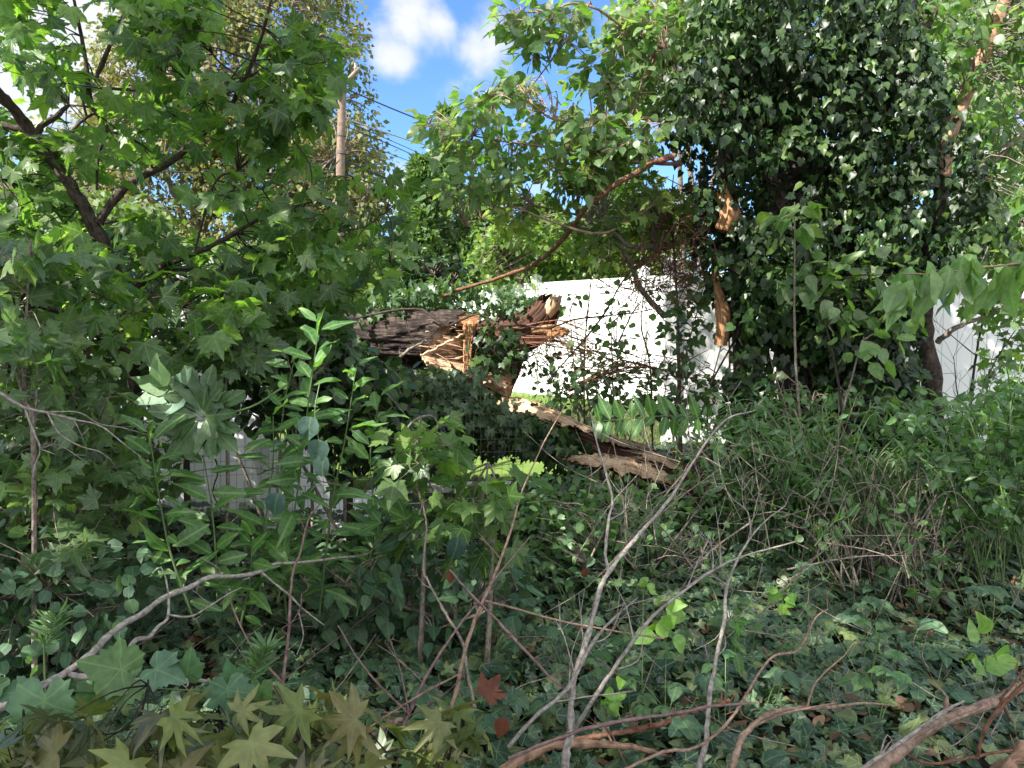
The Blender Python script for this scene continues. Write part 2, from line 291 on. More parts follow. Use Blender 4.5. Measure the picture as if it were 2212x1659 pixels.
T_PRISM = (np.array([(.5, 0, -.3), (-.5, 0, -.3), (0, 0, .6), (.35, 1, -.2), (-.35, 1, -.2), (0, 1, .4)]), np.array([[0, 1, 4, 3], [1, 2, 5, 4], [2, 0, 3, 5]]))
T_FROND = (lambda h: outline(h, .4))([(0, 0), (.10, .1), (.30, .18), (.14, .26), (.32, .42), (.13, .46), (.26, .66), (.09, .68), (.13, .88), (0, 1.05)])
T_BLADE = (np.array([(-.5, 0, 0), (.5, 0, 0), (.25, .6, .4), (0, 1, 1.2), (-.25, .6, .4)]), np.array([[0, 1, 2, 4], [4, 2, 3, 3]]))
T_BLADE = (T_BLADE[0], np.array([[0, 1, 2], [0, 2, 4], [4, 2, 3]]))

def inpoly(x, y, poly):
    c = np.zeros(len(x), bool); n = len(poly)
    for i in range(n):
        x1, y1 = poly[i]; x2, y2 = poly[(i + 1) % n]
        if y1 == y2: continue
        k = ((y1 > y) != (y2 > y)) & (x < (x2 - x1) * (y - y1) / (y2 - y1) + x1); c ^= k
    return c
def Parr(x, y, d):
    u = (x - 1106) / F; v = (829.5 - y) / F; ry = cp + v * sp; rz = -sp + v * cp
    return np.stack([u * d / ry, d, CAM[2] + rz * d / ry], 1)
def proj(p):
    q = p - CAM; f = q[:, 1] * cp - q[:, 2] * sp; v = q[:, 1] * sp + q[:, 2] * cp; return 1106 + F * q[:, 0] / f, 829.5 - F * v / f
def noi(p, f): return np.array([mnoise.noise(Vector(q * f)) for q in p])
HOLES = [([(995, 975), (1175, 975), (1175, 1046), (995, 1046)], 5.9, 1), ([(790, 692), (1010, 685), (1020, 815), (900, 810), (790, 760)], 5.9, .93), ([(690, 172), (790, 172), (790, 355), (690, 355)], 20, .93), ([(690, 350), (785, 350), (785, 530), (690, 530)], 20, .5), ([(692, 525), (790, 525), (790, 625), (692, 625)], 20, .93),
 ([(385, 560), (480, 640), (485, 780), (385, 780)], 4.9, .9), ([(360, 930), (720, 930), (740, 1170), (480, 1200), (360, 1190)], 4.95, .93), ([(1020, 780), (1180, 780), (1190, 900), (1050, 900)], 5.75, .85), ([(1070, 850), (1290, 905), (1290, 950), (1070, 890)], 5.3, .9), ([(1215, 960), (1480, 1000), (1480, 1040), (1215, 1000)], 4.9, .9),
 ([(790, -50), (1080, -50), (1010, 230), (930, 260), (790, 420)], 8, .95), ([(815, 1040), (1120, 1035), (1120, 1062), (815, 1065)], 5.3, .9), ([(690, 1065), (890, 1065), (880, 1150), (700, 1150)], 4.6, .8), ([(200, 100), (330, 90), (330, 170), (430, 180), (430, 130), (560, 20), (640, 10), (600, 90), (460, 190), (300, 220), (220, 190)], 5, .8),
 ([(1470, 640), (1580, 640), (1580, 900), (1470, 900)], 5.2, .6), ([(1020, 700), (1440, 610), (1440, 870), (1150, 850)], 5.9, .35), ([(2060, 680), (2212, 650), (2212, 960), (2090, 960)], 6.5, .6), ([(400, 370), (600, 340), (620, 500), (480, 520)], 4.6, .5)]
LINES = [(np.array([(1555, 340), (1500, 345), (1380, 380), (1300, 430), (1215, 510), (1150, 570), (1060, 610)], float), 5.7, 46), (np.array([(2030, 1160), (2025, 980), (2012, 820), (1996, 690), (2012, 520), (2036, 400), (2050, 300), (2100, 170), (2150, 60), (2190, -60)], float), 5.2, 22), (np.array([(1565, 760), (1560, 600)], float), 5.25, 40), (np.array([(1570, 510), (1570, 430)], float), 5.2, 40)]          # limbs that stay visible: nothing grows right in front of them
def fill(poly, d0, d1, n, thr=-.1, freq=2.2, bias=1.0):
    """n points in the body of foliage whose outline is poly and which reaches from d0 to d1 metres ahead"""
    xs = [p[0] for p in poly]; ys = [p[1] for p in poly]; got = []; c = 0
    for _ in range(30):
        k = int(n * 2) + 10; x = RNG.uniform(min(xs), max(xs), k); y = RNG.uniform(min(ys), max(ys), k)
        m = inpoly(x, y, poly); x = x[m]; y = y[m]; d = d0 + (d1 - d0) * RNG.uniform(0, 1, len(x)) ** bias; p = Parr(x, y, d)
        ux, uy = proj(p); keepm = np.ones(len(p), bool)
        for hp, hd, pr in HOLES: keepm &= ~(inpoly(ux, uy, hp) & (p[:, 1] < hd) & (RNG.uniform(0, 1, len(p)) < pr))
        for lp_, ld, lw_ in LINES:
            for a_, b_ in zip(lp_[:-1], lp_[1:]):
                ab = b_ - a_; q_ = np.stack([ux, uy], 1) - a_; t_ = np.clip((q_ @ ab) / (ab @ ab), 0, 1); keepm &= ~((np.linalg.norm(q_ - t_[:, None] * ab, axis=1) < lw_) & (p[:, 1] < ld))
        p = p[keepm]
        if thr > -1: p = p[noi(p, freq) > thr]
        got.append(p); c += len(p)
        if c >= n: break
    return np.concatenate(got)[:n]
def resample(pts, step=.06):
    pts = np.asarray(pts, float); o = []
    for a, b in zip(pts[:-1], pts[1:]):
        k = max(1, int(np.linalg.norm(b - a) / step)); o += [a + (b - a) * i / k for i in range(k)]
    o.append(pts[-1]); return np.array(o)
def sprouts(wood, foliage, centers, skel, tm, size, k=5, spread=.10, droop=.5, up=.7, face=.0, twig=.0035, reach=.9, bend=(.05, .3), fold=(-.1, .3), pet=0., flat=0., petgeo=None, wind=(0, 0, 0)):
    """leaf clusters at centers, each on a twig that leaves the nearest point of the skeleton"""
    n = len(centers)
    if skel is not None and wood is not None:
        for c in centers:
            dd = np.linalg.norm(skel - c, axis=1); i = dd.argmin()
            if dd[i] < reach:
                a = skel[i]; mid = (a + c) / 2 + RNG.normal(0, .12, 3) * dd[i] + np.array([0, 0, .12 * dd[i]])
                wood.tube([a, mid, c], [twig * 1.5, twig * 1.1, twig * .6], 4, 3, cap=False)
    kk = np.repeat(np.arange(n), k); c = centers[kk]; off = RNG.normal(0, 1, (len(kk), 3)); off[:, 2] *= .6; off = nrmz(off)
    dist = spread * RNG.uniform(.35, 1.1, len(kk)); pos = c + off * dist[:, None]
    tip = off * .8 + RNG.normal(0, .35, off.shape) + np.array([0, 0, -droop]) + np.array(wind)
    nr = np.array([0, 0, up]) + RNG.normal(0, .42, off.shape) + np.array([0, -face, 0]) + off * flat
    sz = size * RNG.uniform(.62, 1.15, len(kk))
    foliage.leaves(tm, pos, tip, nr, sz, bend=RNG.uniform(*bend, len(kk)), fold=RNG.uniform(*fold, len(kk)))
    if pet:
        g = petgeo or wood; v = pos - c; ln = np.linalg.norm(v, axis=1); g.leaves(T_PRISM, c, v, nr, np.full(len(kk), pet), ln)

def gh(x, y):
    """height of the ground"""
    t = min(max((y - 3.0) / 4.2, 0), 1); t = t * t * (3 - 2 * t)
    def s_(a, b, v): v = min(max((v - a) / (b - a), 0), 1); return v * v * (3 - 2 * v)
    dip = .5 * s_(6.1, 7.4, y) * s_(12.2, 10.2, y) * s_(-4.0, -2.4, x) * s_(1.1, .3, x)
    return .24 * t - dip + .05 * mnoise.noise(Vector((x * .6, y * .6, 3))) * (1 if y < 7.2 else max(0, 1 - (y - 7.2)))
def ghr(x, y):
    return np.array([gh(a, b) for a, b in zip(x, y)])

# ================================================================ SETTING
# ground sheet
g = Geo(); nx, ny = 120, 130
gx = np.sign(np.linspace(-1, 1, nx)) * (np.abs(np.linspace(-1, 1, nx)) ** 2.2) * 90; gy = -12 + (np.linspace(0, 1, ny) ** 2.6) * 220
X, Y = np.meshgrid(gx, gy); H = np.array([gh(a, b) for a, b in zip(X.ravel(), Y.ravel())])
i, j = np.meshgrid(np.arange(ny - 1), np.arange(nx - 1), indexing='ij'); i = i.ravel(); j = j.ravel()
gf = np.stack([i * nx + j, i * nx + j + 1, (i + 1) * nx + j + 1, (i + 1) * nx + j], 1)
g.add(np.stack([X.ravel(), Y.ravel(), H], 1), gf, np.zeros((len(gf), 4, 2)))
tag(g.build('ground', 'soil'), kind='structure')
g = Geo(); gx = np.linspace(-40, 40, 60); gy = 5.7 + np.linspace(0, 1, 60) ** 2 * 60; X, Y = np.meshgrid(gx, gy); H = np.array([gh(a, b) + .012 for a, b in zip(X.ravel(), Y.ravel())])
i, j = np.meshgrid(np.arange(59), np.arange(59), indexing='ij'); i = i.ravel(); j = j.ravel(); gf = np.stack([i * 60 + j, i * 60 + j + 1, (i + 1) * 60 + j + 1, (i + 1) * 60 + j], 1)
g.add(np.stack([X.ravel(), Y.ravel(), H], 1), gf, np.zeros((len(gf), 4, 2))); tag(g.build('lawn', 'grass'), kind='structure')
g = Geo(); n = 44000; x = RNG.uniform(-2.6, 3.6, n); y = 5.9 + RNG.uniform(0, 1, n) ** 1.4 * 7; z = ghr(x, y)
g.leaves(T_BLADE, np.stack([x, y, z], 1), np.stack([RNG.normal(0, .35, n), RNG.normal(0, .35, n), np.ones(n)], 1), RNG.normal(0, 1, (n, 3)), .008, RNG.uniform(.04, .09, n))
tag(g.build('grass', 'lawn'), 'sunlit mown grass seen under the broken trunk', 'grass', kind='stuff')

# ---- ground ivy (nobody could count it)
def frustum_pts(n, y0, y1, margin=.9):
    y = np.sqrt(RNG.uniform(y0 * y0, y1 * y1, n)); x = RNG.uniform(-1, 1, n) * (y * .70 + margin); return x, y
g = Geo(); n = 50000; x, y = frustum_pts(n, 1.6, 7.3)
base = ghr(x, y); mound = .07 + .09 * (noi(np.stack([x, y, x * 0], 1), 1.3) + .2)
h = base + np.clip(mound, .01, .3) * RNG.uniform(.0, 1.0, n) ** .6; pos = np.stack([x, y, h], 1)
dirx = noi(np.stack([x, y, x * 0 + 5], 1), .9) * 4
tip = np.stack([np.cos(dirx) * .6 + RNG.normal(0, .6, n), np.sin(dirx) * .6 - .5 + RNG.normal(0, .6, n), RNG.normal(-.25, .25, n)], 1)
nr = np.stack([RNG.normal(0, .32, n), RNG.normal(-.25, .32, n), np.ones(n)], 1); sz = .060 * RNG.uniform(.6, 1.35, n)
keep = (noi(pos, 1.9) > -.62) & ~((y > 5.6 + .3 * noi(pos * [1, 0, 0], 2)) & (np.abs(x + .3) < 1.5))
i1 = np.flatnonzero(keep); RNG.shuffle(i1)
for tm_, ii, ks in ((T_IVY, i1[::2], 1.0), (T_IVY2, i1[1::4], 1.15), (T_OV, i1[3::4], 1.25)): g.leaves(tm_, pos[ii], tip[ii], nr[ii], sz[ii] * ks, bend=RNG.uniform(.0, .45, len(ii)), fold=RNG.uniform(-.1, .3, len(ii)))
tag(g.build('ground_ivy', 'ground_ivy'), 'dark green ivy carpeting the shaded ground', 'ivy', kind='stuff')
g = Geo(); n = 7000; x, y = frustum_pts(n, 1.6, 7.2); pos = np.stack([x, y, ghr(x, y) + RNG.uniform(.01, .05, n)], 1)
g.leaves(T_OV, pos, RNG.normal(0, 1, (n, 3)) * [1, 1, .2], np.stack([RNG.normal(0, .4, n), RNG.normal(0, .4, n), np.ones(n)], 1), .06 * RNG.uniform(.5, 1.3, n), bend=RNG.uniform(-.4, .5, n), fold=RNG.uniform(-.3, .5, n))
tag(g.build('leaf_litter', 'litter'), 'brown fallen leaves between the ivy', 'leaf litter', kind='stuff')
g = Geo()   # fine dead twigs on the ground
for _ in range(420):
    xx, yy = [q[0] for q in frustum_pts(1, 2.0, 6.8)]; a = RNG.uniform(0, math.pi); l = RNG.uniform(.08, .4); z = gh(xx, yy) + RNG.uniform(.06, .16)
    p0 = np.array([xx, yy, z]); p1 = p0 + np.array([math.cos(a) * l, math.sin(a) * l, RNG.uniform(-.05, .16)]); g.tube([p0, (p0 + p1) / 2 + RNG.normal(0, .02, 3), p1], [.003, .0025, .0012], 4, 2, cap=False)
tag(g.build('twig_litter', 'bark_stick'), 'fine dead twigs strewn over the ivy', 'twigs', kind='stuff')

# ================================================================ WHITE VINYL FENCES
def lean(v, base, tilt_x=0, tilt_y=0):
    return v
def fence_run(name, label, a, b, z0, z1, posts, group=None, mat='vinyl', board=.15, tilt=0., dz=(0, 0), caps=True):
    """tongue and groove boards between two rails, with posts"""
    a = np.array([*a, 0.]); b = np.array([*b, 0.]); u = b - a; ln = np.linalg.norm(u); u /= ln; nrm = np.array([u[1], -u[0], 0.]); up = nrmz(np.array([0, 0, 1.]) + nrm * tilt); nn = np.cross(u, up)
    ax = np.array([u, nn, up]); t = thing(name, label, 'fence', (a[0], a[1], z0), group)
    hh = z1 - z0; k = int(ln / board); bw = ln / k; m = Geo()
    for i in range(k):
        s = (i + .5) * bw; zz = z0 + dz[0] * (s / ln) ; c = a + u * s + np.array([0, 0, zz]) + up * hh / 2
        m.box(c, (bw - .014, .022 + .002 * (i % 2), hh - .22), ax)
        m.box(c + u * (bw / 2), (.010, .016, hh - .22), ax)
    m.build('panel', mat, t, False)
    for zc, h2 in ((.06, .12), (hh - .05, .10)):
        r = Geo(); r.box(a + u * ln / 2 + np.array([0, 0, z0]) + up * zc, (ln, .05, h2), ax); r.build('rail', mat, t, False)
    for s in posts:
        p = Geo(); c = a + u * s + np.array([0, 0, z0]); p.box(c + up * (hh / 2 + .03), (.13, .13, hh + .12), ax); po = p.build('post', mat, t, False)
        if caps:
            q = Geo(); cc = c + up * (hh + .09)
            v = [cc + (np.array(o) @ ax) for o in [(-.075, -.075, 0), (.075, -.075, 0), (.075, .075, 0), (-.075, .075, 0), (-.075, -.075, .025), (.075, -.075, .025), (.075, .075, .025), (-.075, .075, .025), (0, 0, .075)]]
            q.add(v, [[0, 1, 5, 4], [1, 2, 6, 5], [2, 3, 7, 6], [3, 0, 4, 7], [3, 2, 1, 0]], np.zeros((5, 4, 2))); q.n = q.n
            q.add(v, [[4, 5, 8], [5, 6, 8], [6, 7, 8], [7, 4, 8]], np.zeros((4, 3, 2)))
            q.build('post_cap', mat, po, False)
    return t
pa = P(1446, 800, 7.6); pe = P(2560, 800, 7.6)
fence_run('vinyl_fence', 'shaded white board fence behind the ivy covered tree on the right', (pa[0], 7.6), (pe[0] + 3, 7.6), .24, 2.02, [0, 2.44, 4.88, 7.3])
pb = P(1440, 800, 11.0)
fence_run('vinyl_fence', 'glaring sunlit white board fence across the yard behind the broken trunk', (-3.0, 17.2), (pb[0] + .25, 10.9), .26, 2.22, [0, 2.6, 5.2, 7.6])
# left fence, knocked about by the fall
p0 = P(150, 900, 5.1); p1 = P(560, 900, 5.1)
fence_run('vinyl_fence', 'shaded white fence section with a post behind the maple leaves on the left', (p0[0], 5.0), (p1[0], 5.25), .16, 1.62, [.85], tilt=-.28)
def slab(name, label, corners, th, mat, cat, boards=0, group=None):
    c = [np.array(q) for q in corners]; nrm = nrmz(np.cross(c[1] - c[0], c[3] - c[0])) * th; t = thing(name, label, cat, c[0], group)
    k = max(boards, 1); m = Geo()
    for i in range(k):
        f0 = (i + .02) / k; f1 = (i + .98) / k; a = c[0] + (c[1] - c[0]) * f0; b = c[0] + (c[1] - c[0]) * f1; d = c[3] + (c[2] - c[3]) * f0; e = c[3] + (c[2] - c[3]) * f1
        v = [a, b, e, d, a + nrm, b + nrm, e + nrm, d + nrm]; m.add(v, [[3, 2, 1, 0], [4, 5, 6, 7], [0, 1, 5, 4], [1, 2, 6, 5], [2, 3, 7, 6], [3, 0, 4, 7]], np.zeros((6, 4, 2)))
    m.build('board', mat, t, False)
    for (a, b) in ((c[0], c[1]), (c[3], c[2])):
        r = Geo(); ctr = (a + b) / 2; u = b - a; L_ = np.linalg.norm(u); u = u / L_; v2 = nrmz(np.cross(nrm, u)); r.box(ctr + nrm * .5, (L_ + .04, .09, th + .035), np.array([u, v2, nrmz(nrm)])); r.build('rail', mat, t, False)
    return t
slab('fallen_fence', 'toppled white fence panel slanting down behind the wire mesh', [P(555, 960, 4.95), P(600, 1190, 4.75), P(735, 1150, 5.2), P(640, 940, 5.5)], .03, 'vinyl', 'fence panel', 5)
slab('fallen_fence', 'white fence panel lying flat on the ivy beside the mesh', [P(690, 1150, 4.7), P(890, 1112, 5.1), P(845, 1072, 5.7), P(660, 1085, 5.4)], .03, 'vinyl', 'fence panel', 5)
def plank(name, label, a, b, w_, th, mat, cat):
    t = thing(name, label, cat, a); a = np.array(a); b = np.array(b); u = b - a; L_ = np.linalg.norm(u); u /= L_; v = nrmz(np.cross([0, 0, 1.], u)); w2 = np.cross(u, v)
    m = Geo(); m.box((a + b) / 2, (L_, w_, th), np.array([u, v, w2])); m.build('board', mat, t, False)
    for q in (a + u * .01, b - u * .01):
        e = Geo(); e.box(q, (.03, w_ + .012, th + .012), np.array([u, v, w2])); e.build('end_cap', mat, t, False)
    return t
plank('fallen_rail', 'pale fence rail lying under the fallen trunk, lawn behind it', P(815, 1054, 5.5), P(1120, 1050, 5.9), .16, .05, 'vinyl_dirty', 'rail')
plank('fence_post', 'tilted cream fence post rising among the maple leaves on the left', P(392, 790, 4.9), P(404, 560, 5.0), .12, .12, 'vinyl_dirty', 'post')

# ---- welded wire fence in front of it
t = thing('wire_fence', 'rusty welded wire mesh fence running in front of the white panels', 'fence', P(320, 1200, 4.5))
m = Geo()
wa = P(300, 900, 4.5); wb = P(1130, 900, 5.0); z0, z1 = .12, 1.25; ux = wb - wa
def wpt(s, z): 
    q = wa + ux * s; sag = .05 * math.sin(s * 9) + .08 * math.sin(s * 3.1); return np.array([q[0], q[1] + sag * (z - .1), z - .12 * max(0, math.sin(s * 4 - .8)) * (z > 1)])
for k in range(14):
    z = z0 + (z1 - z0) * k / 13; m.tube([wpt(s, z) for s in np.linspace(0, 1, 14)], .0013, 3, 2, cap=False)
for k in range(50):
    s = k / 49; m.tube([wpt(s, z) for z in np.linspace(z0, z1, 5)], .0012, 3, 1, cap=False)
m.build('wire_mesh', 'metal', t)
for s in (.11, .52):
    q = wa + ux * s; m = Geo(); m.tube([(q[0], q[1] - .03, .05), (q[0] + .01, q[1] - .03, .7), (q[0] + .02, q[1] - .04, 1.4)], [.022, .02, .02], 8, 3, .1); m.build('post', 'bark_dark', t)

# ================================================================ UTILITY POLE AND WIRES
D = 22.; pt = P(742, 140, D); t = thing('utility_pole', 'brown wooden utility pole with a tilted crossarm beside the yellowing tree', 'pole', (P(738, 800, D)[0], D, .24))
m = Geo(); m.tube([(t.location.x, D, .24), (t.location.x, D, 4), (P(740, 172, D)[0], D, P(740, 172, D)[2])], [.145, .132, .11], 14, 5); m.build('shaft', 'pole', t)
m = Geo(); a = P(722, 205, D - .25); b = P(776, 148, D - .25); m.tube([a, b], [.07, .07], 4, 1); m.build('crossarm', 'pole', t)
for (x, y) in ((728, 196), (768, 152)):
    m = Geo(); q = P(x, y, D - .25); m.tube([q, q + [0, 0, .07], q + [0, 0, .10], q + [0, 0, .2]], [.03, .06, .035, .045], 8, 2); m.build('insulator', 'ceramic', t)
m = Geo(); q = P(738, 330, D); m.tube([q + [0, 0, -.04], q + [0, 0, .04]], [.145, .145], 12, 1); m.build('strap', 'metal', t); m = Geo(); q = P(738, 292, D); m.tube([q + [0, 0, -.04], q + [0, 0, .04]], [.14, .14], 12, 1); m.build('strap', 'metal', t)
WG = 'wires strung from the utility pole'
def wire(lbl, pts, r, mat='wire'):
    m = Geo(); m.tube([P(*p) for p in pts], r, 5, 6, cap=False); tag(m.build('utility_wire', mat), lbl, 'wire', WG)
wire('topmost black wire running from the pole down to the right', [(742, 190, 22), (930, 268, 26), (1300, 410, 36)], .022)
wire('pale thick cable just below the topmost wire', [(742, 255, 22), (850, 292, 24), (950, 322, 27), (1300, 420, 38)], .022, 'wire_grey')
wire('thin wire below the pale cable', [(745, 262, 22), (870, 315, 24), (960, 355, 27), (1200, 450, 34)], .011)
wire('middle black wire right of the pole', [(745, 272, 22), (855, 318, 24), (930, 352, 27), (1150, 450, 34)], .015)
wire('lower thin wire meeting the conifer right of the pole', [(745, 300, 22), (850, 335, 24), (950, 375, 27), (1100, 440, 32)], .011)
wire('thick low black cable right of the pole', [(740, 345, 22), (830, 383, 24), (910, 415, 27), (1100, 500, 34)], .026)
wire('lowest black cable right of the pole above the hedge', [(740, 375, 22), (840, 408, 24), (900, 430, 27), (1100, 520, 34)], .02)
wire('upper level cable crossing the yellowing tree left of the pole', [(740, 372, 22), (500, 374, 21), (200, 365, 20), (-150, 352, 19)], .02)
wire('lower level cable crossing the yellowing tree left of the pole', [(740, 352, 22), (500, 352, 21), (200, 340, 20), (-150, 322, 19)], .012)

# ================================================================ BACKGROUND TREES
def tree(name, label, limbs, polys, mat, bark, tm, size, k, spread, cat='tree', group=None, droop=.4, up=.6, reach=3, twig=.012, wood_name='trunk', crown='crown', face=.2, loc=None, sides=7, **kw):
    loc = loc if loc is not None else limbs[0][0][0]; t = thing(name, label, cat, loc, group)
    w_ = Geo(); f_ = Geo(); sk = []
    for pts, rad in limbs: w_.tube(pts, rad, sides, 4, .06, kink=.6); sk.append(resample(pts, .08))
    sk = np.concatenate(sk)
    for pl in polys: c = fill(*pl[0], **pl[1]); sprouts(w_, f_, c, sk, tm, size, k, spread, droop, up, face, twig, reach, **kw)
    w_.build(wood_name, bark, t); f_.build(crown, mat, t); return t
D = 27.
limbs = [([P(430, 760, D), P(430, 450, D), P(440, 250, D), P(470, 0, D), P(480, -200, D)], [.35, .28, .22, .14, .05])]
for (x0, y0, x1, y1, x2, y2) in [(430, 560, 330, 300, 240, 60), (435, 500, 560, 260, 640, -20), (440, 420, 380, 200, 330, -60), (440, 380, 500, 160, 540, -60), (435, 600, 600, 430, 740, 330), (430, 620, 640, 520, 800, 420), (432, 580, 280, 430, 200, 260), (450, 300, 590, 130, 720, 30), (436, 480, 560, 380, 700, 200), (445, 260, 420, 100, 400, -80), (437, 540, 300, 420, 60, 380)]:
    limbs.append(([P(x0, y0, D), P(x1, y1, D + RNG.uniform(-2, 2)), P(x2, y2, D + RNG.uniform(-3, 3))], [.14, .09, .03]))
    for q in range(3):
        xa = x1 + RNG.uniform(-30, 30); ya = y1 + RNG.uniform(-40, 20); limbs.append(([P(xa, ya, D), P(xa + RNG.uniform(-50, 50), ya - 110, D + RNG.uniform(-2, 2)), P(xa + RNG.uniform(-80, 80), ya - 210, D + RNG.uniform(-2, 2))], [.06, .04, .015]))
tree('yellowing_tree', 'tall tree with yellow green autumn leaves behind the utility pole', limbs,
     [(([(205, 90), (330, -120), (640, -140), (745, -40), (770, 60), (785, 140), (800, 230), (810, 300), (832, 365), (838, 420), (800, 480), (720, 640), (150, 640), (20, 480), (60, 330), (190, 250)], 24, 30, 3000), dict(thr=-.10, freq=.62))], 'yellow', 'bark_stick', T_DIA, .22, 14, .5, reach=2.0, twig=.02, droop=.5, wood_name='trunk')

# conifers behind the sunlit fence
def conifer(label, x, ytop, ybot, wpx, D, n, mat='cypress', size=.25, tm=T_FROND, group='conifers beyond the sunlit fence', open_=0.):
    top = P(x, ytop, D); base = P(x, ybot, D); base[2] = .26; h = top[2] - base[2]; rad = wpx / F * D / 2
    t = thing('conifer', label, 'tree', base, group); m = Geo(); m.tube([base, base + (top - base) * .5, top], [.14, .08, .015], 8, 3); m.build('trunk', 'bark_dark', t)
    s = RNG.uniform(0, 1, n) ** 1.25; th = RNG.uniform(0, 2 * math.pi, n); rr = rad * (1 - s) ** .72 * (.80 + .28 * np.sin(th * 5 + s * 21)) * RNG.uniform(.62, 1.1, n); rr = rr + .05
    pos = np.stack([base[0] + rr * np.cos(th), base[1] + rr * np.sin(th), base[2] + h * s], 1)
    if open_: k = noi(pos, 1.1) > open_ - .6; pos = pos[k]; th = th[k]; n = len(pos)
    tip = np.stack([np.cos(th) + RNG.normal(0, .4, n), np.sin(th) + RNG.normal(0, .4, n), RNG.normal(.35, .5, n)], 1); nr = RNG.normal(0, .8, (n, 3)) + np.stack([np.cos(th), np.sin(th), th * 0 + .5], 1)
    f_ = Geo(); f_.leaves(tm, pos, tip, nr, size * RNG.uniform(.6, 1.2, n), bend=RNG.uniform(.0, .5, n)); f_.build('crown', mat, t)
conifer('feathery light green conifer just right of the wires', 915, 345, 720, 190, 19.5, 9500)
conifer('slim dark conifer with a thin whip top, tallest of the evergreens', 968, 235, 720, 120, 21, 4500, open_=.45)
conifer('broad dark green conifer under the mulberry leaves', 1040, 400, 720, 230, 20, 9500)
conifer('low bushy conifer seen over the middle of the sunlit fence', 1180, 440, 720, 260, 18, 8000)
conifer('conifer half hidden behind the vine thicket', 1330, 400, 720, 220, 17, 6000)
def mass(name, label, poly, d0, d1, n, mat, tm, size, k, spread, cat='bush', thr=-.2, freq=1.4, stems=4, bark='bark_stick', group=None, base_z=.25, part='foliage', reach=1.2, twig=.006, rs=.03, **kw):
    c = fill(poly, d0, d1, n, thr, freq); ctr = c.mean(0); t = thing(name, label, cat, (ctr[0], ctr[1], base_z), group); w_ = Geo(); f_ = Geo(); sk = []
    for q in range(stems):
        e = c[RNG.integers(len(c))]; b = np.array([ctr[0] + RNG.uniform(-.25, .25), ctr[1] + RNG.uniform(-.1, .1), base_z]); mid = (b + e) / 2 + RNG.normal(0, .08, 3) + [0, 0, .1]
        ws = Geo(); ws.tube([b, mid, e], [rs, rs * .7, rs * .25], 6, 5, kink=.5); ws.build('stem', bark, t); sk.append(resample(np.array([b, mid, e]), .08))
    sprouts(w_, f_, c, np.concatenate(sk) if sk else None, tm, size, k, spread, twig=twig, reach=reach, **kw)
    w_.build('twigs', bark, t); f_.build(part, mat, t); return t
mass('tree', 'dense green tree low behind the utility pole', [(560, 640), (600, 470), (760, 400), (850, 430), (880, 560), (860, 660), (560, 700)], 24, 28, 700, 'far', T_DIA, .3, 9, .5, 'tree', stems=6, rs=.12, reach=3, freq=.5)
mass('tree', 'light green tree low on the far left behind the maple', [(-60, 700), (-60, 380), (120, 400), (300, 440), (420, 520), (430, 700)], 17, 20, 800, 'far', T_DIA, .26, 9, .4, 'tree', stems=6, rs=.1, reach=3, freq=.6)
mass('bush', 'bright sunlit bush filling the gap between maple and utility pole', [(400, 700), (430, 560), (600, 520), (760, 560), (860, 590), (860, 680), (700, 720), (420, 740)], 9, 10.5, 520, 'vine', T_MAPLE_LO, .14, 6, .2, thr=-.15)
mass('bush', 'dark glossy bush above the fallen log', [(790, 610), (850, 560), (940, 555), (1010, 590), (1000, 640), (900, 660), (800, 660)], 8, 8.6, 120, 'ivy', T_OV, .11, 6, .14)
mass('hedge', 'yellow green vine hedge rising over the top of the sunlit fence', [(1010, 610), (1040, 500), (1150, 480), (1300, 450), (1460, 440), (1500, 620), (1400, 590), (1200, 600), (1080, 612)], 12.9, 14.2, 1100, 'vine', T_OV, .11, 7, .2, thr=-.2, stems=10)
mass('tree', 'tall pale tree far behind the ivy on the right edge', [(1950, -80), (2330, -80), (2330, 620), (2050, 600), (2000, 300)], 9, 12, 800, 'mulberry', T_OV, .12, 7, .25, 'tree', thr=.02, freq=.9, stems=8, rs=.06, reach=1.5)
mass('tree', 'yellow green tree behind the top of the ivy', [(1330, -60), (1700, -60), (1640, 200), (1500, 250), (1420, 180), (1350, 60)], 9, 11, 420, 'vine', T_OV, .12, 7, .22, 'tree', thr=-.1, stems=6, rs=.05, reach=1.5)

